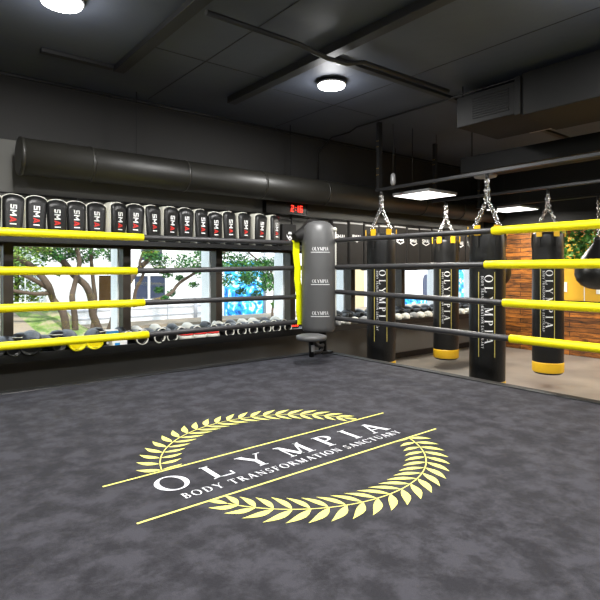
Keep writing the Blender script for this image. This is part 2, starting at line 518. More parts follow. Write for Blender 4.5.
struct(boxobj('wall_back_top', (-4.1, WY - 0.004, 2.62, 9.0, WY + 0.12, CZ), M['wall_black']), 'black band of the window wall below the ceiling', 'wall')  # upper strip of the wall, much darker than the grey below it
bm = bmesh.new()
box(bm, BX, -4.2, 0, BX + 0.15, WY, 2.09)
struct(obj('wall_right', bm, M['timber']), 'orange brown reclaimed timber clad wall behind the bags', 'wall')
struct(boxobj('wall_right_top', (BX - 0.02, -4.2, 2.09, BX + 0.15, WY - 0.004, CZ), M['wall_black']), 'black painted wall above the timber cladding', 'wall')
struct(boxobj('wall_left', (-4.1, -4.2, 0, -4.0, WY, CZ), M['wall']), 'grey wall left of the ring', 'wall')
struct(boxobj('wall_front', (-4.1, -4.3, 0, 9.0, -4.2, CZ), M['wall']), 'grey wall behind the camera', 'wall')
struct(boxobj('baseboard_back', (-4.0, WY - 0.02, 0, BX, WY, 0.09), M['black_metal']), 'black baseboard under the long window', 'baseboard')

# windows: one per bay, frame with pane and a white outer reveal
MX = [-1.34 + 1.114 * i for i in range(10)]
for i in range(9):
    a, b = MX[i], MX[i + 1]
    w = bpy.data.objects.new('window_%d' % (i + 1), None)
    COL.objects.link(w)
    w.location = (a, WY, 0)
    struct(w, 'window bay %d of the long strip window, counted from the left' % (i + 1), 'window')
    bm = bmesh.new()
    box(bm, -0.042, -0.03, ZL, 0.042, 0.10, ZT)
    box(bm, 0.042, -0.02, ZT - 0.03, b - a - 0.042, 0.09, ZT)
    box(bm, 0.042, -0.02, ZL, b - a - 0.042, 0.09, ZL + 0.04)
    if i == 8:
        box(bm, b - a - 0.042, -0.03, ZL, b - a + 0.04, 0.10, ZT)
    obj('window_frame', bm, M['frame'], w)
    bm = bmesh.new()
    box(bm, 0.042, 0.045, ZL + 0.04, b - a - 0.042, 0.051, ZT - 0.03)
    obj('window_pane', bm, M['glass'], w)
    bm = bmesh.new()
    box(bm, b - a - 0.05, 0.121, ZL - 0.2, b - a + 0.03, 0.33, ZT + 0.4)
    obj('outer_reveal', bm, M['white_trim'], w)

# ceiling trims: tracks and conduits
def trim(n, c, label, mt='ceil_trim'):
    struct(boxobj('trim_%d' % n, c, M[mt], None, 0.004), label, 'ceiling trim')
trim(1, (1.60, -4.1, CZ - 0.05, 1.70, 4.72, CZ), 'black ceiling track beside the left lamp')
trim(2, (1.0, 4.68, CZ - 0.035, 1.595, 4.75, CZ), 'short black track meeting the ceiling track')
trim(3, (2.83, -4.1, CZ - 0.07, 2.93, 4.80, CZ), 'black ceiling track over the ring middle')
trim(4, (2.935, 3.3, CZ - 0.03, 8.7, 3.37, CZ), 'black cable strip crossing the ceiling')
trim(5, (-3.9, WY - 0.03, CZ - 0.03, BX - 0.03, WY - 0.005, CZ - 0.002), 'thin edge strip where ceiling meets window wall', 'dark_steel')
for n, (x0, y0, x1, y1) in enumerate([(-3.9, 2.0, 1.59, 2.01), (1.71, 4.1, 2.82, 4.11), (-3.9, 3.0, 1.59, 3.012), (2.94, 4.3, 4.6, 4.31), (3.9, 1.0, 3.91, 5.4), (-0.4, -4, -0.39, 5.4), (2.2, -4, 2.21, 5.4)]):
    trim(6 + n, (x0, y0, CZ - 0.004, x1, y1, CZ), 'thin joint line between ceiling panels %s' % ['far left', 'between the tracks', 'left', 'right of the small lamp', 'beside the cable', 'above the left ropes', 'near the big lamp'][n])

bm = bmesh.new()
tube(bm, [(1.7, 3.16, CZ - 0.09), (2.5, 3.16, CZ - 0.09), (2.8, 3.17, CZ - 0.12), (3.0, 3.16, CZ - 0.12), (3.2, 3.15, CZ - 0.06), (4.4, 3.15, CZ - 0.05)], 0.02)
tag(obj('cable_conduit', bm, M['ceil_trim']), 'black round conduit crossing the ceiling towards the box duct', 'conduit')
bm = bmesh.new()
tube(bm, [(4.66, -4.1, CZ - 0.03), (4.66, 2.6, CZ - 0.03), (4.66, 4.0, CZ - 0.03), (4.66, 4.7, CZ - 0.03), (4.68, 4.85, CZ - 0.06), (4.68, 5.2, CZ - 0.06), (4.66, 5.44, CZ - 0.2), (4.66, 5.45, CZ - 0.6)], 0.012, 8)
tag(obj('thin_conduit', bm, M['dark_steel']), 'thin grey conduit running over the ceiling and down the window wall', 'conduit')
for k, (px_, py_) in enumerate([(1.65, 3.2), (2.88, 3.55)]):
    pass

# ------------------------------------------------------------------ ceiling lamps
def lamp_proto():
    t = thing('ceiling_lamp', 'round white LED ceiling lamp nearest the top left corner', 'lamp', (0.92, 3.72, CZ), 0, 'round ceiling lamps')
    bm = bmesh.new(); lathe(bm, [(0.05, -0.002), (0.10, -0.008), (0.14, -0.025), (0.145, -0.04), (0.135, -0.043)], 40); obj('housing', bm, M['lamp_body'], t)
    bm = bmesh.new(); lathe(bm, [(0.132, -0.044), (0.128, -0.058), (0.09, -0.066), (0.02, -0.068)], 40); obj('diffuser', bm, M['lamp_glow'], t)
    bm = bmesh.new(); tube(bm, [(0.05, 0, -0.02), (0.09, 0.03, -0.05), (0.12, 0.0, -0.02)], 0.006, 6); obj('cable', bm, M['black_metal'], t)
    ld = bpy.data.lights.new('lamp_light', 'AREA')
    ld.shape = 'DISK'; ld.size = 0.3; ld.energy = LAMP_POWER; ld.color = (1, 0.99, 0.97)
    lo = bpy.data.objects.new('lamp_light', ld); COL.objects.link(lo); lo.parent = t; lo.location = (0, 0, -0.08)
    l2 = bpy.data.lights.new('side_glow', 'POINT'); l2.shadow_soft_size = 0.1; l2.energy = 11
    lo = bpy.data.objects.new('side_glow', l2); COL.objects.link(lo); lo.parent = t; lo.location = (0, 0, -0.22)
    return t
lp = lamp_proto()
for (x, y, l) in [(3.39, 3.77, 'round white LED ceiling lamp above the far side of the ring'),
                  (0.93, 1.25, 'round LED ceiling lamp over the near left of the ring'),
                  (3.42, 1.25, 'round LED ceiling lamp over the near right of the ring'),
                  (0.93, -1.5, 'round LED ceiling lamp behind the camera on the left'),
                  (3.42, -1.5, 'round LED ceiling lamp behind the camera on the right'),
                  (-1.6, 1.25, 'round LED ceiling lamp over the left end of the ring')]:
    dup(lp, (x, y, CZ), 0, l)

# flat square panel lamps
def panel_proto():
    t = thing('panel_lamp', 'square flat panel lamp above the smaller far punching bag', 'lamp', (5.6, 4.38, 2.39), 0, 'square panel lamps')
    bm = bmesh.new(); box(bm, -0.3, -0.3, 0.0, 0.3, 0.3, 0.035); obj('panel_frame', bm, M['lamp_body'], t, 0.004)
    bm = bmesh.new(); box(bm, -0.285, -0.285, -0.006, 0.285, 0.285, -0.001); obj('diffuser', bm, M['panel_glow'], t)
    for sx_ in (-1, 1):
        bm = bmesh.new(); tube(bm, [(sx_ * 0.25, 0, 0.035), (sx_ * 0.25, 0, 0.849)], 0.004, 6); obj('suspension_rod', bm, M['black_metal'], t)
    ld = bpy.data.lights.new('panel_light', 'AREA')
    ld.shape = 'SQUARE'; ld.size = 0.56; ld.energy = PANEL_POWER; ld.color = (1, 0.95, 0.86)
    lo = bpy.data.objects.new('panel_light', ld); COL.objects.link(lo); lo.parent = t; lo.location = (0, 0, -0.02)
    return t
pp = panel_proto()
dup(pp, (8.02, 4.5, 2.39), 0, 'square flat panel lamp in front of the timber wall')
dup(pp, (8.02, 1.9, 2.39), 0, 'square flat panel lamp above the right end of the timber wall')
dup(pp, (6.83, 1.2, 2.39), 0, 'square flat panel lamp right of the punching bags')

# ------------------------------------------------------------------ ducts, beams, rails
d = thing('round_duct', 'long round black air duct along the window wall', 'duct', (0.92, 5.2, 2.42))
bm = bmesh.new(); tube(bm, [(0, 0, 0), (7.85, 0, 0)], 0.165, 36); obj('duct_pipe', bm, M['duct'], d)
for x in (0.02, 0.62, 1.6, 2.6, 3.6, 4.6, 5.6, 6.6):
    bm = bmesh.new(); tube(bm, [(x - 0.014, 0, 0), (x + 0.014, 0, 0)], 0.171, 36); obj('joint_ring', bm, M['duct'], d)
for x in (1.1, 3.1, 5.1, 7.1):
    bm = bmesh.new(); box(bm, x - 0.004, 0.05, 0.155, x + 0.004, 0.056, 0.82); obj('hanger_strap', bm, M['duct2'], d)

d = thing('air_unit_duct', 'black rectangular air duct with side grille hanging under the ceiling', 'duct', (4.5, 3.12, 2.83))
bm = bmesh.new(); box(bm, 0, -0.62, 0, 0.75, 0, 0.30); obj('fan_box', bm, M['duct2'], d, 0.008)
bm = bmesh.new(); box(bm, -0.02, -0.68, -0.02, 0.78, -0.625, 0.33); obj('flange', bm, M['duct2'], d, 0.004)
bm = bmesh.new(); box(bm, 0.0, -7.2, -0.03, 0.75, -0.685, 0.35); obj('duct_run', bm, M['duct2'], d, 0.008)
bm = bmesh.new()
for k in range(9):
    z = 0.05 + k * 0.024
    box(bm, -0.012, -0.56, z, -0.002, -0.18, z + 0.010)
obj('grille', bm, M['duct2'], d)
for y in (-0.05, -2.5):
    bm = bmesh.new(); tube(bm, [(0.03, y, 0.302), (0.03, y, 0.409)], 0.008, 8); obj('hanger_rod', bm, M['black_metal'], d)
d = thing('lower_duct', 'long black box beam hanging below the rectangular air duct', 'beam', (5.6, 3.83, 2.6))
bm = bmesh.new(); box(bm, 0, -7.8, 0, 0.45, 0, 0.19); obj('beam_body', bm, M['duct2'], d, 0.006)
for y in (-0.1, -1.6, -3.1):
    bm = bmesh.new(); tube(bm, [(0.1, y, 0.19), (0.1, y, 0.639)], 0.008, 8); obj('hanger_rod', bm, M['black_metal'], d)
bm = bmesh.new(); box(bm, -0.06, -0.16, -0.02, 0.06, 0.16, 0.03)
e = tag(obj('small_ceiling_fitting', bm, M['lamp_body'], None, 0.008), 'small pale rectangular fitting on the ceiling above the bag rails', 'light fitting')
e.location = (6.55, 3.3, CZ - 0.03)
bm = bmesh.new(); lathe(bm, [(0.13, 0.0), (0.14, 0.02), (0.05, 0.05)], 30)
e = tag(obj('dish_fitting', bm, M['lamp_body']), 'unlit round dish fitting under the black box beam', 'light fitting')
e.location = (5.82, 3.62, 2.55)

def rail(x, y0, y1, label, bolts=True):
    d = thing('bag_rail', label, 'rail', (x, y1, 2.38), 0, 'bag hanging rails')
    bm = bmesh.new(); box(bm, -0.02, y0 - y1, 0, 0.02, 0, 0.035); obj('rail_bar', bm, M['dark_steel'], d, 0.004)
    for yy in (-0.05, -3.6, -6.2):
        if y1 + yy < y0:
            continue
        top = CZ - 2.385 if (yy > -1 or x > 5) else 0.415
        bm = bmesh.new(); box(bm, -0.028, yy - 0.022, 0.0355, 0.028, yy + 0.022, top); hp = obj('hanger_post', bm, M['black_metal'], d)
        bm = bmesh.new()
        for zz in ((0.2, 0.28, 0.55, 0.62) if top > 0.5 else (0.2, 0.28)):
            for s_ in (-0.02, 0.02):
                c = Vector((-0.0285, yy + s_ * 0.6, zz))
                tube(bm, [c, c + Vector((-0.008, 0, 0))], 0.006, 6)
        obj('bolt_heads', bm, M['brass'], hp)
    return d
rail(4.8, -3.5, 4.5, 'front bag rail holding the two bags nearest the ring')
rail(6.25, -3.5, 4.75, 'middle bag rail behind the largest punching bag')
rail(7.4, -3.5, 4.75, 'rear bag rail holding the teardrop bags')
bm = bmesh.new(); tube(bm, [(8.72, -3.0, 2.12), (8.72, 4.4, 2.12)], 0.022, 10)
tag(obj('wall_pipe', bm, M['dark_steel']), 'grey pipe along the top of the timber cladding', 'pipe')
bm = bmesh.new(); lathe(bm, [(0.012, 0.0), (0.03, -0.02), (0.035, -0.12), (0.02, -0.15)], 14)
e = tag(obj('pendant_fitting', bm, M['lamp_body']), 'small grey pendant fitting left of the far panel lamp', 'light fitting')
e.location = (5.0, 4.4, 2.62)
bm = bmesh.new(); tube(bm, [(5.0, 4.4, 2.62), (5.0, 4.4, CZ)], 0.004, 6)
c_ = obj('cord', bm, M['black_metal']); c_.parent = e; c_.matrix_parent_inverse = Matrix.Translation((-5.0, -4.4, -2.62))

# ------------------------------------------------------------------ the boxing ring
RX0, RX1, RY0, RY1, RZ = -1.85, 4.26, -1.15, 4.86, 0.40
ring = thing('boxing_ring', 'boxing ring with dark grey canvas, wreath print and black and yellow ropes', 'boxing ring', (1.2, 1.9, 0))
def rp_(name, bm, mt, parent=None, bevel=0.0):
    # parts are modelled in room coordinates, so shift them back to the ring's base
    for v in bm.verts:
        v.co -= Vector((1.2, 1.9, 0))
    return obj(name, bm, mt, parent or ring, bevel)
bm = bmesh.new(); box(bm, RX0, RY0, 0, RX1, RY1, RZ - 0.05); rp_('platform', bm, M['leather_dull'])
bm = bmesh.new(); box(bm, RX0 - 0.005, RY0 - 0.005, RZ - 0.05, RX1 + 0.005, RY1 + 0.005, RZ); canvas = rp_('canvas', bm, M['canvas'], None, 0.012)
# border strip with a stitched step along the four edges
bm = bmesh.new()
tube(bm, [(RX1 - 0.108, RY0 + 0.08, RZ), (RX1 - 0.108, RY1 - 0.08, RZ)], 0.011, 8)
tube(bm, [(RX0 + 0.08, RY1 - 0.108, RZ), (RX1 - 0.108, RY1 - 0.108, RZ)], 0.011, 8)
rp_('border_piping', bm, M['leather'])
bm = bmesh.new()
box(bm, RX1 - 0.10, RY0, RZ - 0.001, RX1 + 0.004, RY1, RZ + 0.003)
box(bm, RX0, RY1 - 0.10, RZ - 0.001, RX1 - 0.10, RY1 + 0.004, RZ + 0.003)
rp_('border_strip', bm, M['leather_dull'])

# printed wreath: two branches sweeping clockwise
CX, CY = 1.768, 2.28
def leaf(bm, base, tip, width, curve):
    b = Vector(base); t_ = Vector(tip)
    d_ = t_ - b; n_ = Vector((-d_.y, d_.x))
    up_ = b.y > CY
    prof = [(0, 0.12), (0.1, 0.4), (0.25, 0.82), (0.42, 1.0), (0.6, 0.85), (0.78, 0.48), (0.9, 0.2), (1, 0.0)]
    L_, R_ = [], []
    nn = n_.normalized()
    for s_, w in prof:
        c = b + d_ * s_ + nn * curve * math.sin(PI * s_)
        L_.append(c + nn * w * width / 2)
        R_.append(c - nn * w * width / 2)
    for i in range(len(prof) - 1):
        q = [L_[i], L_[i + 1], R_[i + 1], R_[i]]
        if i == 0:
            q = [L_[0], L_[1], R_[1]]
        elif i == len(prof) - 2:
            q = [L_[i], L_[i + 1], R_[i]]
        cl = (lambda y: max(y, 2.455 + 0.0216 * (q[0].x - 0.78))) if up_ else (lambda y: min(y, 2.0 + 0.0135 * (q[0].x - 0.77)))
        bm.faces.new([bm.verts.new((v.x, cl(v.y), RZ + 0.0016)) for v in q])
bm = bmesh.new()
def pol(a, r):
    return (CX + r * math.cos(R(a)), CY + r * math.sin(R(a)))
for start, end in ((165, 28), (-22, -147)):
    bm = bmesh.new()
    n = 21
    for i in range(n):
        f = i / (n - 1)
        a = start + (end - start) * f
        taper = 1.0 if f < 0.85 else 1.0 - (f - 0.85) * 3
        sw = 3.0 + 5.0 * min(1, f * 3)
        leaf(bm, pol(a, 0.718), pol(a - sw, 0.718 + 0.118 * taper), 0.040 * (0.8 + 0.2 * taper), 0.010)
        leaf(bm, pol(a, 0.712), pol(a - sw - 1.0, 0.712 - 0.106 * taper), 0.032, -0.010)
    leaf(bm, pol(end - 4, 0.715), pol(end - 14, 0.73), 0.032, 0.0)
    m_ = 60
    for i in range(m_):
        a0 = start + (end - 4 - start) * i / m_
        a1 = start + (end - 4 - start) * (i + 1) / m_
        vs = [pol(a0, 0.712), pol(a1, 0.712), pol(a1, 0.718), pol(a0, 0.718)]
        bm.faces.new([bm.verts.new((x, y, RZ + 0.0014)) for x, y in vs])
    rp_('printed_wreath', bm, M['logo_yellow'], ring)
def strip(x0, y0, x1, y1, w):
    d_ = Vector((x1 - x0, y1 - y0)); n_ = Vector((-d_.y, d_.x)).normalized() * w / 2
    vs = [(x0 + n_.x, y0 + n_.y), (x1 + n_.x, y1 + n_.y), (x1 - n_.x, y1 - n_.y), (x0 - n_.x, y0 - n_.y)]
    bm.faces.new([bm.verts.new((x, y, RZ + 0.0016)) for x, y in vs])
bm = bmesh.new()
strip(0.78, 2.441, 2.72, 2.483, 0.012)
rp_('printed_line', bm, M['logo_yellow'], ring)
bm = bmesh.new()
strip(0.772, 2.002, 2.705, 2.028, 0.012)
rp_('printed_line', bm, M['logo_yellow'], ring)
def floor_xf(ox, oy, ang, dz=0.0016):
    ca, sa = math.cos(ang), math.sin(ang)
    return lambda u, v: Vector((ox + u * ca - v * sa, oy + u * sa + v * ca, RZ + dz))
bm = bmesh.new()
H = 0.168
base_w = text_width('OLYMPIA', H, 0, 0.95)
tr = (1.515 - base_w) / 6
text(bm, 'OLYMPIA', H, floor_xf(0.968, 2.198, R(0.2)), tr, 0.95, arcn=40)
rp_('printed_lettering', bm, M['logo_white'], ring)
bm = bmesh.new()
H = 0.056
s_ = 'BODY TRANSFORMATION SANCTUARY'
xs_ = 0.82
tr = (1.46 - text_width(s_, H, 0, xs_)) / (len(s_) - 1)
text(bm, s_, H, floor_xf(1.022, 2.088, R(0.9)), tr, xs_, arcn=14)
rp_('printed_tagline', bm, M['logo_white'], ring)

# ropes
def rope(pts, sl_a, sl_b):
    """pts polyline; the yellow sleeve covers from point sl_a to sl_b."""
    bm = bmesh.new(); tube(bm, pts, 0.027, 14); r_ = rp_('rope', bm, M['rope'])
    bm = bmesh.new()
    a_, b_ = Vector(sl_a), Vector(sl_b)
    n = 12
    tube(bm, [a_.lerp(b_, i / n) for i in range(n + 1)], 0.035, 16)
    s = rp_('yellow_sleeve', bm, M['yellow'], r_)
    return r_
LY = 4.80
for z, zm, xs_end in ((1.715, 1.710, 1.91), (1.425, 1.392, 1.845), (1.085, 1.088, 1.92), (0.79, 0.782, 1.96)):
    rope([(-1.78, LY, z), (0.7, LY, zm), (2.0, LY, zm), (3.78, LY, z), (4.10, 4.83, z)], (-0.45, LY, zm), (xs_end, LY, zm))
RXX = 4.07
for z, zm, ye in ((1.742, 1.736, 2.46), (1.434, 1.446, 2.53), (1.148, 1.124, 2.36), (0.842, 0.828, 2.30)):
    rope([(RXX, -1.08, z), (RXX, 0.8, zm), (RXX, 2.4, zm), (RXX, 4.40, z), (4.12, 4.83, z)], (RXX, 0.0, zm), (RXX, ye, zm))
# neon spacer strap on the left ropes next to the corner
bm = bmesh.new()
prev = None
pts = [(3.725, 1.74), (3.745, 1.71), (3.74, 1.6), (3.765, 1.42), (3.76, 1.3), (3.79, 1.09), (3.785, 0.95), (3.81, 0.80), (3.805, 0.765)]
for i in range(len(pts) - 1):
    (xa, za), (xb, zb) = pts[i], pts[i + 1]
    q = [(xa - 0.065, LY - 0.055, za), (xa + 0.025, LY - 0.055, za), (xb + 0.025, LY - 0.055, zb), (xb - 0.065, LY - 0.055, zb)]
    f_ = [bm.verts.new(v) for v in q]
    b_ = [bm.verts.new((v[0], v[1] + 0.012, v[2])) for v in q]
    bm.faces.new(f_); bm.faces.new(b_[::-1])
    for k in range(4):
        bm.faces.new([f_[k], b_[k], b_[(k + 1) % 4], f_[(k + 1) % 4]])
rp_('rope_spacer', bm, M['neon'])
for (x, y, s) in ((3.72, LY, 1), (3.90, LY, 1)):
    pass
bm = bmesh.new(); box(bm, 3.87, LY - 0.05, 0.72, 3.91, LY - 0.035, 1.84); rp_('rope_spacer', bm, M['leather_dull'], None, 0.004)
# posts
for (x, y) in ((4.13, 4.87 - 0.12), (RX0 + 0.1, 4.78), (4.12, RY0 + 0.1)):
    bm = bmesh.new(); tube(bm, [(x, y, 0.401), (x, y, 1.86)], 0.05, 20); p_ = rp_('corner_post', bm, M['black_metal'])
    bm = bmesh.new(); box(bm, x - 0.09, y - 0.09, 0.40, x + 0.09, y + 0.09, 0.425); rp_('post_foot', bm, M['black_metal'], p_, 0.004)
# far corner pad: upright leather bolster with hood
PX, PY = 3.935, 4.60
bm = bmesh.new()
lathe(bm, [(0.12, 0.685), (0.175, 0.692), (0.192, 0.715), (0.196, 0.75), (0.197, 1.3), (0.197, 1.72), (0.190, 1.82), (0.170, 1.90), (0.13, 1.945), (0.07, 1.965)], 48, (PX, PY, 0), lambda a, z: 1 + 0.012 * math.sin(3 * a + z * 5) * (1 if z > 0.9 else 0.3))
cp = rp_('corner_pad', bm, M['pad'])
bm = bmesh.new()
hood = [(PX - 0.26, PY + 0.12, 1.77), (PX - 0.10, PY + 0.12, 1.83), (PX - 0.02, PY + 0.08, 1.90), (PX + 0.1, PY + 0.05, 1.90)]
tube(bm, hood, [0.05, 0.09, 0.11, 0.08], 16)
rp_('pad_hood', bm, M['leather_dull'], cp)
vd = Vector((-PX, -PY, 0)).normalized()   # pad face towards the ring middle
va = math.atan2(vd.y, vd.x)
def cyl_xf(cx_, cy_, r_, a0, z0, rot=False):
    if rot:   # text runs downwards, letter tops point right as seen from outside
        return lambda u, v: Vector((cx_ + r_ * math.cos(a0 + v / r_), cy_ + r_ * math.sin(a0 + v / r_), z0 - u))
    return lambda u, v: Vector((cx_ + r_ * math.cos(a0 + u / r_), cy_ + r_ * math.sin(a0 + u / r_), z0 + v))
for z0 in (1.62, 1.255, 0.895):
    bm = bmesh.new()
    text(bm, 'OLYMPIA', 0.038, cyl_xf(PX, PY, 0.2005, va - 0.42 + 0.05, z0), 0.0, 0.8, sub=1, arcn=6)
    xf = cyl_xf(PX, PY, 0.2005, va - 0.42 - 0.02, z0 - 0.022)
    for k in range(12):
        u0_, u1_ = k * 0.0185, (k + 1) * 0.0185
        bm.faces.new([bm.verts.new(p) for p in (xf(u0_, 0), xf(u1_, 0), xf(u1_, 0.006), xf(u0_, 0.006))])
    rp_('pad_lettering', bm, M['white'], cp)
bm = bmesh.new()
aR = va + 1.42
pr = [(PX + 0.201 * math.cos(aR), PY + 0.201 * math.sin(aR), z) for z in (1.86, 1.6, 1.3, 1.0, 0.8)]
tube(bm, pr, 0.008, 6)
rp_('side_lacing', bm, M['cream'], cp)
bm = bmesh.new()
bmesh.ops.create_uvsphere(bm, u_segments=12, v_segments=8, radius=0.026, matrix=Matrix.Translation((PX + 0.19 * math.cos(aR), PY + 0.19 * math.sin(aR), 1.87)))
rp_('lacing_knot', bm, M['cream'], cp)
# swing-out corner stool
SX, SY = 3.56, 4.28
bm = bmesh.new()
lathe(bm, [(0.10, 0.645), (0.155, 0.652), (0.165, 0.675), (0.160, 0.698), (0.12, 0.71), (0.04, 0.712)], 36, (SX, SY, 0))
st = rp_('stool_seat', bm, M['pad'])
bm = bmesh.new()
tube(bm, [(SX, SY, 0.645), (SX + 0.02, SY + 0.02, 0.47)], 0.03, 12)
rp_('stool_stem', bm, M['black_metal'], st)
bm = bmesh.new()
tube(bm, [(SX, SY, 0.64), (SX + 0.16, SY + 0.10, 0.57), (SX + 0.36, SY + 0.24, 0.52), (4.13, 4.75, 0.50)], 0.022, 10)
tube(bm, [(SX + 0.01, SY + 0.01, 0.50), (SX + 0.3, SY + 0.2, 0.47), (4.13, 4.75, 0.46)], 0.02, 10)
rp_('stool_arm', bm, M['black_metal'], st)
bm = bmesh.new()
box(bm, SX - 0.03, SY - 0.045, 0.53, SX + 0.01, SY - 0.028, 0.60)
rp_('stool_latch', bm, M['lamp_body'], st, 0.004)

# ------------------------------------------------------------------ upper pad shelf
ush = thing('upper_shelf', 'black wall shelf above the windows holding striking pads', 'shelf', (0, WY, 1.66))
bm = bmesh.new(); box(bm, -1.3, -0.30, 0, 8.6, -0.001, 0.025); obj('shelf_board', bm, M['black_metal'], ush)
bm = bmesh.new(); box(bm, -1.3, -0.315, -0.01, 8.6, -0.30, 0.035); obj('front_lip', bm, M['dark_steel'], ush)
bm = bmesh.new(); tube(bm, [(-1.3, -0.045, 0.455), (8.6, -0.045, 0.455)], 0.008, 8); tube(bm, [(-1.3, -0.045, 0.40), (8.6, -0.045, 0.40)], 0.005, 8)
rr = obj('top_rail', bm, M['black_metal'], ush)
for x in [-1.2 + 0.9 * k for k in range(11)]:
    bm = bmesh.new(); box(bm, x - 0.008, -0.055, 0.025, x + 0.008, -0.035, 0.455); box(bm, x - 0.008, -0.055, 0.42, x + 0.008, -0.001, 0.436)
    obj('shelf_upright', bm, M['black_metal'], ush)

# Thai pads
def pad_outline(wb_, wt, h, n=8):
    pts = [(-wb_ / 2 + 0.03, 0), (wb_ / 2 - 0.03, 0), (wb_ / 2, 0.03), (wb_ / 2 + 0.004, h * 0.3), (wt / 2, h - 0.05)]
    for k in range(1, n):
        a = PI * k / n
        pts.append((wt / 2 * math.cos(a) * 1.0, h - 0.05 + 0.05 * math.sin(a)))
    pts += [(-wt / 2, h - 0.05), (-wb_ / 2 - 0.004, h * 0.3), (-wb_ / 2, 0.03)]
    return pts
def scaled(pts, s, cz, sz=None):
    return [(x * s, cz + (z - cz) * (sz or s)) for x, z in pts]
def thai_pad():
    t = thing('striking_pad', '', 'striking pad', (0, 0, 0), 0, 'striking pads on the shelf above the windows')
    ol = pad_outline(0.168, 0.192, 0.405)
    bm = bmesh.new(); extrude_outline(bm, ol, -0.045, 0.075); obj('pad_body', bm, M['cream'], t, 0.01)
    bm = bmesh.new(); extrude_outline(bm, scaled(ol, 0.94, 0.2, 0.965), -0.068, -0.044, 0.012, 0.97, (0, 0.2)); obj('front_panel', bm, M['leather'], t)
    bm = bmesh.new(); extrude_outline(bm, scaled(ol, 0.92, 0.2, 0.95), 0.076, 0.09); obj('back_panel', bm, M['leather'], t)
    xf = lambda u, v: Vector((-0.026 + v, -0.0815, 0.30 - u))
    bm = bmesh.new(); text(bm, 'sm', 0.053, xf, 0.003); w_ = text_width('sma', 0.053, 0.006); text(bm, 'i', 0.053, xf, 0, 1, w_); obj('lettering', bm, M['white'], t)
    bm = bmesh.new(); text(bm, 'a', 0.053, xf, 0, 1, text_width('sm', 0.053, 0.006)); obj('red_letter', bm, M['red'], t)
    return t
PXS = [0.72, 0.90, 1.092, 1.284, 1.457, 1.647, 1.847, 2.035, 2.231, 2.425, 2.615, 2.813, 2.994, 3.182, 3.391, 3.609, 3.837]
ords = ['cut by the left picture edge', 'first whole one from the left', 'second whole one from the left', 'third whole one from the left', 'fourth whole one from the left', 'fifth whole one from the left',
        'turned sideways, sixth whole one from the left', 'above the first full mullion', 'turned sideways beside the yellow sleeve end', 'eighth from the right end', 'seventh from the right end', 'sixth from the right end', 'shorter one, fifth from the right end',
        'fourth from the right end', 'third from the right end', 'second from the right end', 'turned, beside the square pad']
proto = thai_pad()
rots = [0, 3, 2, 4, 2, 4, -26, 4, -20, -16, -4, -12, 2, -12, -10, -10, -22]
for i, x in enumerate(PXS):
    x *= 0.983
    z = 1.6855
    lab = 'black striking pad with cream edge, ' + ords[i]
    rot = (R(-2 if i % 3 else 2), R([0, 2, 2, -1, 0, 1, 0, 3, 0, 1, 2, 1, -1, 0, 1, 2, 3][i]), R(-rots[i] * 0.75))
    if i == 0:
        proto.location = (x, 5.31, z); proto.rotation_euler = rot; proto['label'] = lab; q = proto
    else:
        q = dup(proto, (x, 5.31, z), 0, lab, rot=rot)
    if i in (3, 4, 5, 12):
        q.scale = (1, 1, 0.95)

# square black pad with white emblem
t = thing('square_pad', 'square black pad with white emblem at the right end of the pads', 'pad', (4.03, 5.32, 1.686), R(-4))
bm = bmesh.new(); box(bm, -0.11, -0.05, 0.0, 0.11, 0.05, 0.30); obj('pad_body', bm, M['leather_dull'], t, 0.02)
bm = bmesh.new()
xf = lambda u, v: Vector((u, -0.0525, v))
for (a, b, c, d_, e_, f_, g_, h_) in [(-0.05, 0.14, 0.0, 0.08, 0.0, 0.10, -0.05, 0.17), (0.05, 0.14, 0.0, 0.08, 0.0, 0.10, 0.05, 0.17), (-0.03, 0.17, 0.03, 0.17, 0.02, 0.20, -0.02, 0.20), (-0.07, 0.07, -0.02, 0.05, -0.02, 0.065, -0.07, 0.09), (0.07, 0.07, 0.02, 0.05, 0.02, 0.065, 0.07, 0.09), (-0.02, 0.12, 0.02, 0.12, 0.015, 0.15, -0.015, 0.15)]:
    bm.faces.new([bm.verts.new(xf(u, v)) for u, v in ((a, b), (c, d_), (e_, f_), (g_, h_))])
obj('emblem', bm, M['white'], t)

# wall clock with red digits
t = thing('digital_clock', 'long black digital wall clock with red digits above the corner pad', 'clock', (4.09, WY - 0.06, 2.13))
bm = bmesh.new(); box(bm, -0.33, -0.03, 0, 0.33, 0.059, 0.155); obj('clock_case', bm, M['leather'], t, 0.006)
bm = bmesh.new(); box(bm, -0.335, -0.036, -0.006, 0.335, -0.031, 0.004); box(bm, -0.335, -0.036, 0.151, 0.335, -0.031, 0.161); box(bm, -0.335, -0.036, 0.005, -0.325, -0.031, 0.15); box(bm, 0.325, -0.036, 0.005, 0.335, -0.031, 0.15); obj('clock_rim', bm, M['black_metal'], t)
bm = bmesh.new(); text(bm, '2:16', 0.085, lambda u, v: Vector((0.06 + u, -0.0365, 0.035 + v)), 0.012, 0.85); obj('digits', bm, M['led_red'], t)
# small red LED counter on the lower shelf
t = thing('led_counter', 'small black timer with red lit dots at the right end of the glove shelf', 'timer', (3.98, 5.20, 0.668))
bm = bmesh.new(); box(bm, -0.12, -0.03, 0, 0.12, 0.03, 0.09); obj('timer_case', bm, M['leather'], t, 0.006)
bm = bmesh.new()
for k in range(7):
    for zz in (0.022, 0.055):
        box(bm, -0.105 + k * 0.031, -0.034, zz, -0.085 + k * 0.031, -0.031, zz + 0.016)
obj('lit_dots', bm, M['led_red'], t)

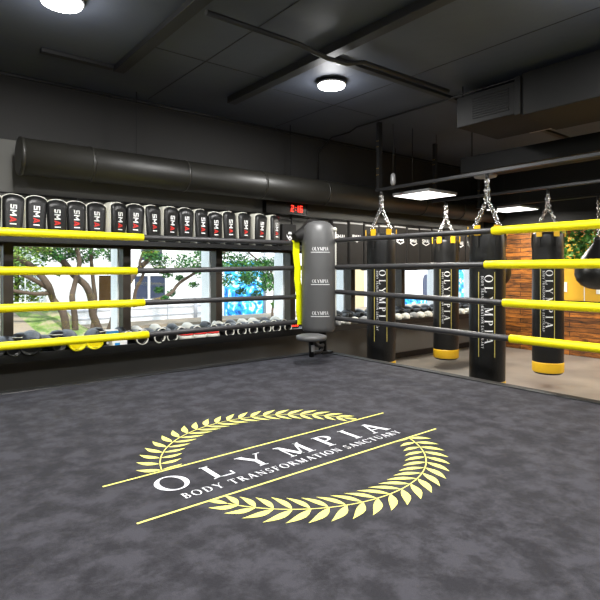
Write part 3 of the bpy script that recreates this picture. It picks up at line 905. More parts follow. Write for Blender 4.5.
# kick shields hung on the right half of the shelf
def kick_shield():
    t = thing('kick_shield', '', 'kick shield', (0, 0, 0), 0, 'kick shields hanging right of the corner')
    bm = bmesh.new(); box(bm, -0.149, -0.10, -0.02, 0.149, 0.0, 0.64); obj('shield_body', bm, M['shield'], t, 0.03)
    bm = bmesh.new(); box(bm, -0.125, -0.104, 0.595, 0.125, -0.06, 0.615); obj('top_piping', bm, M['grey_leather'], t, 0.004)
    bm = bmesh.new()
    xf = lambda u, v: Vector((-0.085 + u, -0.1055, 0.40 + v))
    text(bm, 'smai', 0.05, xf, 0.002, 0.95)
    for a, b in (((-0.0, -0.015), (0.085, -0.05)), ((0.085, -0.05), (0.17, -0.015))):
        bm.faces.new([bm.verts.new(xf(*p)) for p in (a, b, (b[0], b[1] + 0.014), (a[0], a[1] + 0.014))])
    obj('shield_logo', bm, M['white'], t)
    return t
ks = kick_shield()
for k in range(13):
    x = 4.72 + k * 0.30
    lab = 'black kick shield with white badge, %s in the row right of the corner pad' % ['first', 'second', 'third', 'fourth', 'fifth', 'sixth', 'seventh', 'eighth', 'ninth', 'tenth', 'eleventh', 'twelfth', 'last'][k]
    if k == 0:
        ks.location = (x, 5.175, 1.42); ks['label'] = lab
    else:
        dup(ks, (x, 5.175, 1.42 + 0.008 * math.sin(k * 2.1)), R(2 * math.sin(k * 1.7)), lab)

# ------------------------------------------------------------------ lower glove shelf
lsh = thing('glove_shelf', 'long black shelf under the windows piled with boxing gloves', 'shelf', (0, WY, 0.62))
bm = bmesh.new(); box(bm, -1.3, -0.40, 0, 8.6, -0.001, 0.028); obj('shelf_board', bm, M['leather_dull'], lsh)
bm = bmesh.new(); box(bm, -1.3, -0.415, -0.03, 8.6, -0.401, 0.045); obj('front_lip', bm, M['black_metal'], lsh)
for x in [-1.25 + 1.1 * k for k in range(9)]:
    bm = bmesh.new(); box(bm, x - 0.012, -0.38, -0.03, x + 0.012, -0.001, -0.001); obj('shelf_bracket', bm, M['black_metal'], lsh)

def glove_meshes(mats, label_proto):
    """glove lying palm down, cuff opening towards -y."""
    body_m, trim_m, cuff_m = mats
    t = thing('boxing_glove', label_proto, 'boxing glove', (0, 0, 0), 0, None)
    bm = bmesh.new()
    # mitt: lofted ovals along y
    sec = [(-0.045, 0.042, 0.036, 0.045), (0.0, 0.050, 0.045, 0.052), (0.05, 0.062, 0.055, 0.062), (0.10, 0.068, 0.062, 0.068), (0.145, 0.063, 0.060, 0.066), (0.175, 0.047, 0.047, 0.058), (0.19, 0.022, 0.022, 0.052)]
    rings = []
    for (y, a, b, zc) in sec:
        rings.append([bm.verts.new((a * math.cos(2 * PI * k / 18), y, zc + b * math.sin(2 * PI * k / 18))) for k in range(18)])
    for i in range(len(rings) - 1):
        for k in range(18):
            f = bm.faces.new([rings[i][k], rings[i][(k + 1) % 18], rings[i + 1][(k + 1) % 18], rings[i + 1][k]]); f.smooth = True
    bm.faces.new(rings[0]); bm.faces.new(rings[-1])
    obj('mitt', bm, body_m, t)
    bm = bmesh.new(); tube(bm, [(0.045, 0.0, 0.045), (0.075, 0.045, 0.042), (0.078, 0.09, 0.045), (0.06, 0.12, 0.05)], [0.018, 0.024, 0.024, 0.015], 12); obj('thumb', bm, body_m, t)
    # hollow cuff
    bm = bmesh.new()
    prof = [(0.0, 1.0), (-0.05, 1.08), (-0.095, 1.14), (-0.098, 1.0), (-0.05, 0.93)]
    rings = []
    for (y, s) in prof:
        rings.append([bm.verts.new((0.050 * s * math.cos(2 * PI * k / 18), y - 0.03, 0.05 + 0.043 * s * math.sin(2 * PI * k / 18))) for k in range(18)])
    for i in range(len(rings) - 1):
        for k in range(18):
            f = bm.faces.new([rings[i][k], rings[i][(k + 1) % 18], rings[i + 1][(k + 1) % 18], rings[i + 1][k]]); f.smooth = True
    bm.faces.new(rings[-1])
    obj('cuff', bm, cuff_m, t)
    bm = bmesh.new()
    tube(bm, [(0.055 * math.cos(a), -0.129, 0.05 + 0.047 * math.sin(a)) for a in [2 * PI * k / 20 for k in range(21)]], 0.007, 6, False)
    obj('rim_piping', bm, trim_m, t)
    return t
gp = {
    'white_rim': glove_meshes((M['leather'], M['cream'], M['leather']), ''),
    'white_back': glove_meshes((M['cream'], M['cream'], M['leather']), ''),
    'grey': glove_meshes((M['grey_leather'], M['leather'], M['leather']), ''),
    'yellow': glove_meshes((M['leather'], M['yellow'], M['yellow']), ''),
    'black': glove_meshes((M['leather'], M['leather'], M['leather']), ''),
}
desc = {'white_rim': 'black boxing glove with white cuff rim', 'white_back': 'cream boxing glove with black cuff', 'grey': 'grey boxing glove with black cuff', 'yellow': 'black boxing glove with yellow cuff', 'black': 'plain black boxing glove'}
used = set()
GZ = 0.6485
ordn = ['first', 'second', 'third', 'fourth', 'fifth', 'sixth', 'seventh', 'eighth', 'ninth', 'tenth', 'eleventh', 'twelfth', 'thirteenth', 'fourteenth', 'fifteenth', 'sixteenth', 'seventeenth', 'eighteenth', 'nineteenth', 'twentieth']
cnt = {}
def glove(kind, x, y, rz, s, where, z=GZ, rx=0, group='boxing gloves on the shelf under the windows'):
    key = (kind, where)
    cnt[key] = cnt.get(key, 0) + 1
    lab = '%s, %s from left %s' % (desc[kind], ordn[cnt[key] - 1], where)
    p = gp[kind]
    if kind not in used:
        used.add(kind); q = p; q.location = (x, y, z); q.rotation_euler = (rx, 0, rz); q['label'] = lab; q['group'] = group
    else:
        q = dup(p, (x, y, z), rz, lab, group, rot=(rx, 0, rz))
    q.scale = (s, s, s)
    return q
# left stretch in the first pane: large dark gloves
wl_ = 'under the leftmost window'
for (kind, x, s, rz) in [('black', 0.70, 1.25, 0.2), ('black', 0.86, 1.2, 0.1), ('black', 1.03, 1.45, -0.2), ('black', 1.20, 1.1, 0.3), ('yellow', 1.385, 1.35, 0.05), ('yellow', 1.59, 1.3, -0.25)]:
    glove(kind, x, 5.24, rz, s, wl_)
w2 = 'in the second bay, front row'
for (kind, x, s, rz) in [('white_rim', 2.02, 1.05, 0.0), ('white_rim', 2.19, 1.05, 0.1), ('white_rim', 2.36, 1.0, -0.1)]:
    glove(kind, x, 5.225, rz, s, w2)
w2b = 'in the second bay, back row'
for (kind, x, s, rz) in [('white_rim', 1.94, 1.0, 0.2), ('white_back', 2.11, 1.0, 0.1), ('white_back', 2.32, 1.05, -0.2), ('white_rim', 2.53, 1.0, 0.2), ('white_back', 2.72, 1.0, 0.2)]:
    glove(kind, x, 5.40 if abs(rz) < 1 else 5.34, rz * 0.3, s * 0.9, w2b, GZ + 0.035)
w3 = 'in the third bay, front row'
for k, x in enumerate([3.04, 3.20, 3.36, 3.55, 3.70, 3.86]):
    glove('white_rim', x, 5.225, 0.1 * math.sin(k * 3), 1.0, w3)
w3b = 'in the third bay, back row'
for k, x in enumerate([2.94, 3.11, 3.28, 3.45, 3.62, 3.79, 3.95]):
    glove('white_rim' if k in (0, 2, 5) else 'white_back', x, 5.40, 0.1 * math.sin(k * 2), 0.9, w3b, GZ + 0.035)
w4 = 'right of the corner pad'
for k in range(21):
    x = 4.72 + k * 0.178
    glove('white_back' if k % 3 else 'grey', x, 5.24, PI + 0.15 * math.sin(k * 2.3), 0.82, w4 if k < 11 else 'beyond the second bag')
w5 = 'behind cream gloves beyond the corner pad'
for k in range(16):
    glove('black', 4.80 + k * 0.22, 5.36, 0.2 * math.sin(k), 1.1, w5, GZ + 0.04)

# flat focus mitts lying in the second bay
def mitt():
    t = thing('focus_mitt', '', 'focus mitt', (0, 0, 0), 0, 'flat focus mitts on the shelf under the windows')
    bm = bmesh.new(); lathe(bm, [(0.07, 0), (0.085, 0.008), (0.085, 0.04), (0.07, 0.05)], 28); obj('mitt_body', bm, M['cream'], t)
    bm = bmesh.new(); lathe(bm, [(0.07, 0.05), (0.082, 0.052), (0.078, 0.064), (0.03, 0.066)], 28); obj('red_face', bm, M['red'], t)
    bm = bmesh.new(); tube(bm, [(-0.05, 0.03, 0.07), (-0.02, 0.04, 0.095), (0.03, 0.04, 0.095), (0.055, 0.03, 0.07)], 0.02, 10); obj('hand_cover', bm, M['leather'], t)
    return t
fm = mitt()
for k, x in enumerate([2.54, 2.70, 2.86]):
    lab = 'cream focus mitt with red face, %s of three lying near the second mullion' % ['left', 'middle', 'right'][k]
    if k == 0:
        fm.location = (x, 5.18, GZ); fm['label'] = lab
    else:
        dup(fm, (x, 5.18, GZ), 0.2, lab)

# head guards standing behind the left gloves
def head_guard():
    t = thing('head_guard', '', 'head guard', (0, 0, 0), 0, 'head guards on the glove shelf')
    bm = bmesh.new()
    n = 20
    prof = [(0.075, 0.0), (0.092, 0.04), (0.098, 0.09), (0.09, 0.135), (0.06, 0.17), (0.02, 0.18)]
    lathe(bm, prof, n)
    obj('padded_shell', bm, M['leather'], t)
    bm = bmesh.new(); tube(bm, [(0.099 * math.cos(a), 0.099 * math.sin(a), 0.10 + 0.012 * math.sin(2 * a)) for a in [PI + PI * k / 14 for k in range(15)]], 0.013, 8); obj('brow_pad', bm, M['leather_dull'], t)
    bm = bmesh.new(); tube(bm, [(0.092 * math.cos(a), 0.092 * math.sin(a), 0.14) for a in [PI + PI * k / 14 for k in range(15)]], 0.005, 6); obj('white_piping', bm, M['cream'], t)
    bm = bmesh.new(); lathe(bm, [(0.03, 0), (0.03, 0.006), (0.02, 0.008)], 16)
    for v in bm.verts:
        v.co = Vector((v.co.x, -0.100 - v.co.z, v.co.y + 0.07))
    obj('round_badge', bm, M['cream'], t)
    return t
hg = head_guard()
for k, (x, w) in enumerate([(0.98, 'left of the plain gloves'), (1.30, 'behind the first yellow cuffed glove'), (1.66, 'with pale badge behind the second yellow cuffed glove')]):
    lab = 'black padded head guard %s' % w
    if k == 0:
        hg.location = (x, 5.395, GZ); hg['label'] = lab; hg.scale = (0.95,) * 3
    else:
        dup(hg, (x, 5.395, GZ), 0.1 * k, lab).scale = (0.95,) * 3
t = thing('small_carton', 'small white and blue carton standing by the first mullion', 'carton', (1.80, 5.37, GZ))
bm = bmesh.new(); box(bm, -0.06, -0.04, 0, 0.06, 0.04, 0.14); obj('carton_body', bm, M['paper'], t, 0.003)
bm = bmesh.new(); box(bm, -0.061, -0.042, 0.10, 0.061, -0.0405, 0.13); obj('blue_band', bm, M['blue_print'], t)
t = thing('white_box', 'low white box at the front of the glove shelf', 'box', (1.80, 5.17, GZ), 0.05)
bm = bmesh.new(); box(bm, -0.075, -0.05, 0, 0.075, 0.05, 0.055); obj('box_body', bm, M['paper'], t, 0.003)
bm = bmesh.new(); box(bm, -0.05, -0.0525, 0.012, 0.0, -0.0505, 0.035); obj('blue_label', bm, M['blue_print'], t)

# ------------------------------------------------------------------ punching bags
def chain(bm, a, b, link=0.050, r=0.0068, w=0.019):
    a, b = Vector(a), Vector(b)
    d_ = b - a
    L_ = d_.length
    n = max(3, int(L_ / (link * 0.78)))
    d_.normalize()
    side = d_.cross(Vector((0, 1, 0.3))).normalized()
    oth = d_.cross(side)
    for i in range(n):
        c = a + d_ * (L_ * (i + 0.5) / n)
        s1 = side if i % 2 else oth
        pts = []
        hl = link * 0.5
        for k in range(9):
            an = 2 * PI * k / 8
            pts.append(c + d_ * hl * math.cos(an) + s1 * w * math.sin(an))
        tube(bm, pts, r, 5, False)


def bag(x, y, label, rad=0.176, face=None, ztop=1.85, zbot=0.135, proto=None):
    if face is None:
        face = math.atan2(-y, -x)
    t = thing('punching_bag', label, 'punching bag', (x, y, zbot), 0, 'long punching bags on the rails')
    hgt = ztop - zbot
    wob = lambda a, z: 1 + (0.035 * math.sin(7 * a + 1) * max(0, (z - hgt + 0.35) / 0.35) ** 1.0) + 0.008 * math.sin(3 * a + 9 * z)
    prof = [(rad * 0.9, 0.15), (rad * 0.995, 0.152)] + [(rad, 0.16 + (hgt - 0.2) * k / 12) for k in range(13)] + [(rad * 0.97, hgt - 0.015), (rad * 0.85, hgt), (rad * 0.3, hgt + 0.005)]
    bm = bmesh.new(); lathe(bm, prof, 56, (0, 0, 0), wob); obj('bag_body', bm, M['leather'], t)
    bm = bmesh.new(); lathe(bm, [(rad * 0.98, 0.03), (rad * 1.008, 0.04), (rad * 1.012, 0.135), (rad * 1.0, 0.15)], 48); obj('yellow_base_band', bm, M['amber'], t)
    bm = bmesh.new(); lathe(bm, [(rad * 0.55, 0.0), (rad * 0.85, 0.008), (rad * 0.97, 0.029)], 48); obj('base_cap', bm, M['leather'], t)
    rr = rad * 1.012 + 0.002
    # front print: slightly matt panel lines and vertical words
    bm = bmesh.new()
    for off in (-0.46, 0.40):
        a0 = face + off
        for k in range(1):
            w_ = 0.022
            z0_, z1_ = 0.40, hgt - 0.42
            q = []
            for da, zz in ((-w_, z0_), (w_, z0_), (w_, z1_), (-w_, z1_)):
                q.append(bm.verts.new((rr * math.cos(a0 + da), rr * math.sin(a0 + da), zz)))
            bm.faces.new(q)
    obj('gold_stripes', bm, M['gold'], t)
    bm = bmesh.new()
    H = 0.078
    length = 0.72
    tr_ = (length - text_width('OLYMPIA', H, 0, 1.0)) / 6
    text(bm, 'OLYMPIA', H, lambda u, v: (Vector((rr * math.cos(face - 0.13 + (v) / rr), rr * math.sin(face - 0.13 + v / rr), hgt - 0.45 - u))), tr_, 0.92, sub=3, arcn=10)
    obj('lettering', bm, M['white'], t)
    bm = bmesh.new()
    H = 0.024
    s_ = 'BODY TRANSFORMATION SANCTUARY'
    tr_ = (0.72 - text_width(s_, H, 0, 0.9)) / (len(s_) - 1)
    text(bm, s_, H, lambda u, v: Vector((rr * math.cos(face - 0.32 + v / rr), rr * math.sin(face - 0.32 + v / rr), hgt - 0.46 - u)), tr_, 0.9, sub=1, arcn=6)
    obj('tagline', bm, M['white'], t)
    for k in range(6):
        a = face + PI / 6 + k * PI / 3
        tm = Matrix.Rotation(a, 4, 'Z')
        bm = bmesh.new()
        w_ = 0.034
        box(bm, rad * 1.03, -w_, hgt - 0.055, rad * 1.03 + 0.01, w_, hgt + 0.045, tm)
        pt = obj('yellow_strap_patch', bm, M['amber'], t, 0.003)
        bm = bmesh.new(); box(bm, rad * 1.02, -0.012, hgt - 0.17, rad * 1.03 + 0.004, 0.012, hgt - 0.056, tm)
        obj('strap_tail', bm, M['leather_dull'], pt)
    jt = Vector((0, 0, hgt + 0.30))
    for k in range(4):
        a = face + PI / 4 + k * PI / 2
        p0 = Vector((rad * 0.98 * math.cos(a), rad * 0.98 * math.sin(a), hgt + 0.03))
        bm = bmesh.new()
        chain(bm, p0, jt + Vector((0.015 * math.cos(a), 0.015 * math.sin(a), 0)))
        chain(bm, jt + Vector((0.015 * math.cos(a), 0.015 * math.sin(a), 0)), (0.008 * math.cos(a), 0.008 * math.sin(a), 2.33 - zbot))
        obj('hanging_chain', bm, M['chrome'], t)
    bm = bmesh.new(); tube(bm, [(0, 0, 2.32 - zbot), (0, 0, 2.3795 - zbot)], 0.018, 12); obj('swivel', bm, M['black_metal'], t)
    return t

bag(4.80, 4.42, 'black long punching bag with white lettering nearest the corner pad')
bag(6.25, 4.51, 'black punching bag with yellow base, just left of the largest bag', ztop=1.83, zbot=0.13)
bag(4.80, 2.965, 'largest looking black punching bag, centre of the bag row, base hidden by the ring', ztop=1.80)
bag(6.25, 3.05, 'black punching bag with yellow base band in front of the timber wall', zbot=0.15)

def teardrop(x, y, label, rad=0.28):
    t = thing('teardrop_bag', label, 'teardrop bag', (x, y, 1.14), 0, 'teardrop punching bags')
    prof = [(0.03, 0.0), (0.12, 0.015), (0.20, 0.055), (0.255, 0.12), (0.28, 0.20), (0.275, 0.26), (0.245, 0.34), (0.19, 0.44), (0.12, 0.54), (0.065, 0.61), (0.05, 0.64)]
    s = rad / 0.28
    bm = bmesh.new(); lathe(bm, [(r * s, z) for r, z in prof], 48, (0, 0, 0), lambda a, z: 1 + 0.012 * abs(math.sin(4 * a))); obj('bag_body', bm, M['leather'], t)
    bm = bmesh.new(); lathe(bm, [(0.04, 0.64), (0.05, 0.65), (0.05, 0.69), (0.03, 0.70)], 20); obj('collar', bm, M['dark_steel'], t)
    bm = bmesh.new(); chain(bm, (0, 0, 0.70), (0, 0, 1.20), 0.045, 0.006, 0.016); obj('hanging_chain', bm, M['chrome'], t)
    bm = bmesh.new(); tube(bm, [(0, 0, 1.18), (0, 0, 1.2395)], 0.018, 12); obj('swivel', bm, M['black_metal'], t)
    bm = bmesh.new()
    a = math.atan2(-y, -x)
    for k, zz in enumerate((0.16, 0.19)):
        pass
    bm.free()
    return t
teardrop(7.40, 2.94, 'large black teardrop bag hanging at the right edge before the amber board')
teardrop(7.40, 4.42, 'black teardrop bag mostly hidden behind the largest punching bag', 0.22)

# ------------------------------------------------------------------ amber board, cards, plants on the timber wall
t = thing('amber_board', 'large amber yellow board mounted on the timber wall', 'board', (BX, 2.3, 0.9))
bm = bmesh.new(); box(bm, -0.03, -1.75, 0, -0.001, 1.75, 1.08); obj('board_panel', bm, M['amber_board'], t)
bm = bmesh.new()
box(bm, -0.05, -1.77, -0.03, -0.001, 1.77, -0.001); obj('black_bottom_frame', bm, M['black_metal'], t)
for y in (-1.0, -0.1, 1.40 - 0.01):
    bm = bmesh.new(); box(bm, -0.036, y - 0.006, 0.001, -0.031, y + 0.006, 1.079); obj('joint_strip', bm, M['paper'], t)
for (y, z, lab) in ((4.02, 1.04, 'left'), (3.45, 1.02, 'right')):
    bm = bmesh.new(); box(bm, -0.012, -0.06, 0, 0, 0.06, 0.16)
    e = tag(obj('wall_card', bm, M['paper'], None, 0.002), 'small white card on the amber board, %s one' % lab, 'card'); e.location = (BX - 0.0315, y, z)

def leaf_cloud(bm, centers, n, size, spread_z=1.0, rnd=random):
    for i in range(n):
        c, r = centers[rnd.randrange(len(centers))]
        c = Vector(c)
        v = Vector((rnd.gauss(0, 1), rnd.gauss(0, 1), rnd.gauss(0, 1)))
        v = v.normalized() * r * (rnd.random() ** 0.45)
        v.z *= spread_z
        p = c + v
        u = Vector((rnd.uniform(-1, 1), rnd.uniform(-1, 1), rnd.uniform(-0.8, 0.6))).normalized()
        w = u.cross(Vector((rnd.uniform(-1, 1), rnd.uniform(-1, 1), rnd.uniform(-1, 1)))).normalized()
        s = size * rnd.uniform(0.6, 1.3)
        a = [p - u * s, p + w * s * 0.4, p + u * s, p - w * s * 0.4]
        bm.faces.new([bm.verts.new(q) for q in a])

def hang_plant(y, drop, label, n=420, w=0.22):
    t = thing('hanging_plant', label, 'hanging plant', (8.45, y, 2.0), 0, 'hanging plants before the amber board')
    bm = bmesh.new(); lathe(bm, [(0.05, -0.08), (0.07, -0.07), (0.09, 0.02), (0.085, 0.03)], 24); obj('plant_pot', bm, M['pot'], t)
    bm = bmesh.new()
    rnd = random.Random(int(y * 100))
    cs = []
    for k in range(12):
        a = 2 * PI * k / 12
        L_ = drop * rnd.uniform(0.5, 1.0)
        for j in range(7):
            cs.append(((w * 0.62 * math.cos(a) * (0.7 + 0.06 * j), w * math.sin(a) * (0.8 + 0.05 * j), 0.05 - L_ * j / 6), 0.06))
    leaf_cloud(bm, cs, int(n * 1.7), 0.040, 1.0, rnd)
    obj('trailing_leaves', bm, M['leaf_pot'], t, fixn=False)
    bm = bmesh.new(); tube(bm, [(0.2, 0, 0.14), (0.0, 0, 0.14), (0, 0, 0.03)], 0.005, 6); tube(bm, [(0.2, 0, 0.14), (0.249, 0, 0.14)], 0.006, 6); obj('wall_hook', bm, M['black_metal'], t)
    return t
hang_plant(3.80, 0.62, 'green trailing plant in orange pot right of the last bag', 650, 0.20)
hang_plant(3.34, 0.42, 'shorter green trailing plant behind the teardrop bag chain', 420, 0.20)

# ------------------------------------------------------------------ outside the windows
struct(boxobj('ground_outside', (-30, 5.74, -0.3, 40, 60, -0.01), M['asphalt']), 'pale paving outside the windows', 'ground')
def sstep(t):
    t = max(0.0, min(1.0, t)); return t * t * (3 - 2 * t)
def bank(x, y):
    return 0.03 + 0.60 * sstep((y - 10.6) / 2.1) * sstep((3.55 - x) / 0.5)
def ground_patch(x0, x1, y0, y1, nx, ny, dz, shear=0.0):
    bm = bmesh.new()
    g = [[bm.verts.new((x0 + (x1 - x0 + shear * (y1 - (y0 + (y1 - y0) * j / ny))) * i / nx, y0 + (y1 - y0) * j / ny, 0)) for j in range(ny + 1)] for i in range(nx + 1)]
    for row in g:
        for v in row:
            v.co.z = bank(v.co.x, v.co.y) + dz
    for i in range(nx):
        for j in range(ny):
            f = bm.faces.new([g[i][j], g[i + 1][j], g[i + 1][j + 1], g[i][j + 1]]); f.smooth = True
    return bm
e = obj('lawn', ground_patch(-12, 3.6, 6.6, 12.9, 60, 40, 0), M['grass'])
tag(e, 'patchy green lawn rising to the hedge outside the left window', 'lawn'); e['kind'] = 'stuff'
e = boxobj('tan_kerb', (3.65, 12.2, -0.01, 20, 13.3, 0.06), M['kerb']); tag(e, 'tan concrete strip at the foot of the white building', 'kerb')
e = obj('garden_path', ground_patch(0.9, 1.95, 8.0, 12.5, 12, 30, 0.012, 0.30), M['kerb']); tag(e, 'tan path crossing the lawn at the left', 'path')

bd = thing('white_building', 'bright white building across the yard with dark windows', 'building', (2.96, 13.5, 0))
ox = 2.96
bm = bmesh.new(); box(bm, 0, 0, 0, 13.28 - ox, 5, 8); box(bm, 13.85 - ox, 0, 0, 30, 5, 8); obj('white_wall', bm, M['facade'], bd)
bm = bmesh.new()
for (z0, z1) in ((0.16, 0.19), (0.36, 0.40), (0.55, 0.57)):
    box(bm, 0.5, -0.02, z0, 4.7, -0.001, z1)
for x in (1.2, 3.1):
    box(bm, x, -0.025, 0.0, x + 0.02, -0.001, 0.55)
obj('grey_ledge_bands', bm, M['facade_grey'], bd)
def bwin(x0, x1, z0, z1, mull, glass='dark_glass'):
    bm = bmesh.new(); w = 0.05
    box(bm, x0 - w, -0.06, z0 - w, x1 + w, -0.001, z0); box(bm, x0 - w, -0.06, z1, x1 + w, -0.001, z1 + w)
    box(bm, x0 - w, -0.06, z0, x0, -0.001, z1); box(bm, x1, -0.06, z0, x1 + w, -0.001, z1)
    for mxx in mull:
        box(bm, mxx - 0.03, -0.05, z0, mxx + 0.03, -0.001, z1)
    f = obj('outer_window', bm, M['white_trim'], bd)
    bm = bmesh.new(); box(bm, x0, -0.03, z0, x1, -0.002, z1); obj('outer_pane', bm, M[glass], f)
bwin(4.20 - ox, 4.70 - ox, 0.62, 1.26, [], 'brown_glass')
bwin(5.12 - ox, 5.98 - ox, 0.62, 1.24, [5.52 - ox])
bwin(5.3 - ox, 5.9 - ox, 1.66, 2.4, [])
bwin(6.9 - ox, 7.5 - ox, 2.2, 3.2, [7.2 - ox])
bwin(4.24 - ox, 4.9 - ox, 2.3, 3.2, [])
bwin(9.95 - ox, 10.1 - ox, 0.4, 1.2, [])
# arched opening on the right
bm = bmesh.new()
ax, az = 17.33 - ox, 0.85
vs = [(ax - 0.2, 0.25)] + [(ax - 0.2 * math.cos(PI * k / 12), az + 0.38 * math.sin(PI * k / 12)) for k in range(13)] + [(ax + 0.2, 0.25)]
a_ = [bm.verts.new((x, -0.04, z)) for x, z in vs]; b_ = [bm.verts.new((x, -0.001, z)) for x, z in vs]
bm.faces.new(a_); bm.faces.new(b_[::-1])
for k in range(len(vs)):
    bm.faces.new([a_[k], b_[k], b_[(k + 1) % len(vs)], a_[(k + 1) % len(vs)]])
obj('arched_window', bm, M['dark_glass'], bd)
bm = bmesh.new(); box(bm, 7.86 - ox, -0.03, -0.0, 9.24 - ox, -0.001, 1.66); box(bm, 14.6 - ox, -0.03, 0, 17.9 - ox, -0.001, 0.28); box(bm, 19.2 - ox, -0.03, 0, 21.2 - ox, -0.001, 1.5); box(bm, 17.66 - ox, -0.03, 0.2, 17.95 - ox, -0.001, 1.4)
obj('blue_mural', bm, M['mural'], bd)
bm = bmesh.new(); tube(bm, [(9.30 - ox, -0.05, 0), (9.30 - ox, -0.05, 5)], 0.05, 10); tube(bm, [(6.9 - ox, -0.04, 0), (6.9 - ox, -0.04, 0.7)], 0.05, 8); obj('downpipe', bm, M['facade_grey'], bd)
bm = bmesh.new(); box(bm, 13.28 - ox, 0.1, 0, 13.85 - ox, 4.9, 8); obj('beige_cladding', bm, M['beige'], bd)

# hedge and white garden fence on the left
h = thing('hedge', 'tall light green hedge outside the left window', 'hedge', (0.4, 13.05, 0))
bm = bmesh.new(); leaf_cloud(bm, [((-2.6 + x * 0.3, random.uniform(-0.08, 0.08), z), 0.3) for x in range(0, 17) for z in (0.5, 0.85, 1.2, 1.55, 1.9, 2.3, 2.7)], 22000, 0.05); obj('hedge_leaves', bm, M['leaf_light'], h, fixn=False)
bm = bmesh.new()
for x in (-3, -2, -1, 0, 1, 1.9):
    tube(bm, [(x, 0.1, 0), (x, 0.1, 2.4)], 0.05, 8)
obj('hedge_stems', bm, M['bark'], h)
f = thing('garden_fence', 'thin white metal fence before the hedge', 'fence', (2.6, 16.2, 0))
for x in (-2.0, -0.8, 0.62, 1.0):
    bm = bmesh.new(); box(bm, x - 0.012, -0.012, 0, x + 0.012, 0.012, 1.3); obj('fence_post', bm, M['white_trim'], f)
bm = bmesh.new(); box(bm, -3, -0.01, 0.70, 1.0, 0.01, 0.72); obj('fence_rail', bm, M['white_trim'], f)
f.location = (1.72, 12.45, -0.01)

TR = {
    'A': dict(label='multi-stemmed tree leaning left on the lawn outside the left window', loc=(2.9, 11.3), limbs=[
        ([(2.90, 0.031), (2.8, 0.55), (2.66, 0.79), (2.52, 1.1), (2.35, 1.36), (2.1, 1.56), (1.7, 1.75), (1.2, 2.1)], 0.078, 0.05),
        ([(2.57, 0.94), (2.3, 0.93), (1.86, 1.01), (1.3, 1.15)], 0.045, 0.03),
        ([(2.52, 1.05), (2.21, 1.24), (1.85, 1.42), (1.4, 1.7)], 0.05, 0.03),
        ([(3.06, 0.031), (3.03, 0.47), (2.97, 0.84), (3.05, 1.09), (3.11, 1.57), (3.05, 2.1), (3.2, 2.8)], 0.07, 0.035)]),
    'B': dict(label='tree with thick dark fork in the middle of the left window', loc=(3.6, 11.6), limbs=[
        ([(3.66, 0.031), (3.5, 0.43), (3.46, 0.75), (3.33, 1.06), (3.13, 1.29), (2.87, 1.57), (2.6, 1.77), (2.1, 1.93), (1.6, 2.3)], 0.082, 0.055),
        ([(3.48, 0.031), (3.56, 0.68), (3.52, 1.18), (3.48, 1.83), (3.55, 2.6)], 0.055, 0.03)]),
    'C': dict(label='pale branching tree behind the first mullion, spreading right', loc=(3.8, 11.4), limbs=[
        ([(3.78, 0.031), (3.88, 0.42), (3.95, 0.74), (4.1, 1.02), (4.4, 1.36), (4.7, 1.72), (4.95, 2.1), (5.3, 2.8)], 0.085, 0.045),
        ([(3.84, 0.3), (4.30, 0.62), (4.40, 0.95), (4.54, 1.31), (4.44, 1.58), (4.7, 2.2)], 0.045, 0.03),
        ([(4.30, 0.6), (4.7, 0.68), (5.14, 0.84), (5.44, 1.09), (5.86, 1.38), (6.5, 1.75), (7.1, 2.2)], 0.045, 0.03)]),
    'D': dict(label='slender leafy tree before the blue mural', loc=(8.1, 11.3), limbs=[
        ([(8.04, 0.0), (8.1, 0.33), (8.17, 0.86), (7.97, 1.4), (7.34, 1.79), (6.8, 2.2)], 0.035, 0.02),
        ([(8.17, 0.86), (8.4, 1.4), (8.5, 2.2)], 0.025, 0.02)]),
}
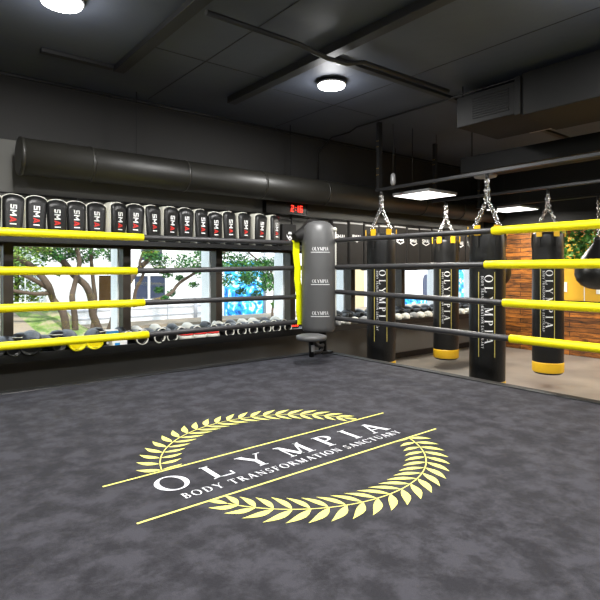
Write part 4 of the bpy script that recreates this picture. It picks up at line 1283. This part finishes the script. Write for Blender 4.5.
LV = {
    'A': [((1.9, 1.62), .3), ((2.35, 1.85), .28), ((1.5, 1.2), .3), ((2.9, 1.95), .3), ((2.0, 2.4), .6), ((1.2, 1.8), .5), ((2.8, 2.8), .7)],
    'B': [((2.6, 1.7), .25), ((3.2, 1.85), .3), ((3.7, 1.9), .3), ((4.1, 1.6), .2), ((2.75, 1.35), .1), ((3.0, 1.45), .08), ((3.0, 1.72), .2), ((3.35, 1.62), .16), ((3.6, 1.75), .18), ((3.9, 1.7), .2), ((3.1, 2.3), .5), ((3.9, 2.4), .5), ((3.5, 3.1), .7), ((2.7, 1.9), .25), ((3.75, 1.35), .07)],
    'C': [((4.6, 1.75), .25), ((6.2, 1.75), .4), ((5.3, 1.3), .14), ((6.3, 1.3), .22), ((5.6, 1.2), .12), ((4.9, .95), .12), ((4.7, 1.78), .2), ((5.1, 1.62), .28), ((5.45, 1.58), .3), ((5.9, 1.35), .28), ((4.85, 1.4), .14), ((5.75, 1.45), .2), ((6.1, 1.6), .25), ((6.4, 1.5), .2), ((6.55, 1.15), .25), ((6.15, 1.2), .13), ((5.75, 1.05), .13), ((5.35, .85), .12), ((5.9, 1.8), .3), ((6.6, 1.85), .3), ((5.5, 2.4), .7), ((6.6, 2.6), .7), ((4.6, 2.5), .5), ((4.95, .75), .1)],
    'D': [((7.0, 1.6), .35), ((7.35, 1.6), .38), ((7.95, 1.55), .32), ((8.3, 1.5), .3), ((7.55, 1.0), .28), ((8.0, 1.0), .25), ((7.7, 1.55), .28), ((7.1, 1.2), .3), ((7.45, 1.15), .25), ((7.8, 1.2), .2), ((8.1, 1.2), .22), ((8.4, 1.05), .25), ((8.35, 0.8), .2), ((7.7, .75), .16), ((7.2, .85), .15), ((7.9, .5), .14), ((7.5, 2.3), .8), ((8.4, 2.0), .4), ((8.6, 1.3), .3), ((7.1, 1.45), .4), ((7.6, 1.4), .35), ((8.2, 1.6), .35)],
}
for k, T_ in TR.items():
    lx, ly = T_['loc']
    t = thing('tree', T_['label'], 'tree', (lx, ly, 0), 0, 'trees outside the windows')
    for (pts, r0, r1) in T_['limbs']:
        bm = bmesh.new()
        n = len(pts)
        rnd = random.Random(n)
        P3 = [Vector((x - lx, rnd.uniform(-0.12, 0.12) if i else 0, z)) for i, (x, z) in enumerate(pts)]
        # smooth
        fine = []
        for i in range(n - 1):
            p0 = P3[max(i - 1, 0)]; p1 = P3[i]; p2 = P3[i + 1]; p3 = P3[min(i + 2, n - 1)]
            for s in range(4):
                q = s / 4
                fine.append(0.5 * ((2 * p1) + (p2 - p0) * q + (2 * p0 - 5 * p1 + 4 * p2 - p3) * q * q + (3 * p1 - p0 - 3 * p2 + p3) * q ** 3))
        fine.append(P3[-1])
        m_ = len(fine)
        tube(bm, fine, [r0 + (r1 - r0) * i / (m_ - 1) for i in range(m_)], 10)
        obj('trunk', bm, M['bark'], t)
    bm = bmesh.new()
    rnd = random.Random(ord(k))
    cs = [((x - lx, rnd.uniform(-0.4, 0.4), z), r) for (x, z), r in LV[k]]
    # denser near small clusters
    for c, r in cs:
        leaf_cloud(bm, [(c, r)], int(80 + 2400 * r * r * (1.0 if r < 0.4 else 0.5)), 0.042, 0.7, rnd)
    obj('foliage', bm, M['leaf'] if k != 'A' else M['leaf_light'], t, fixn=False)
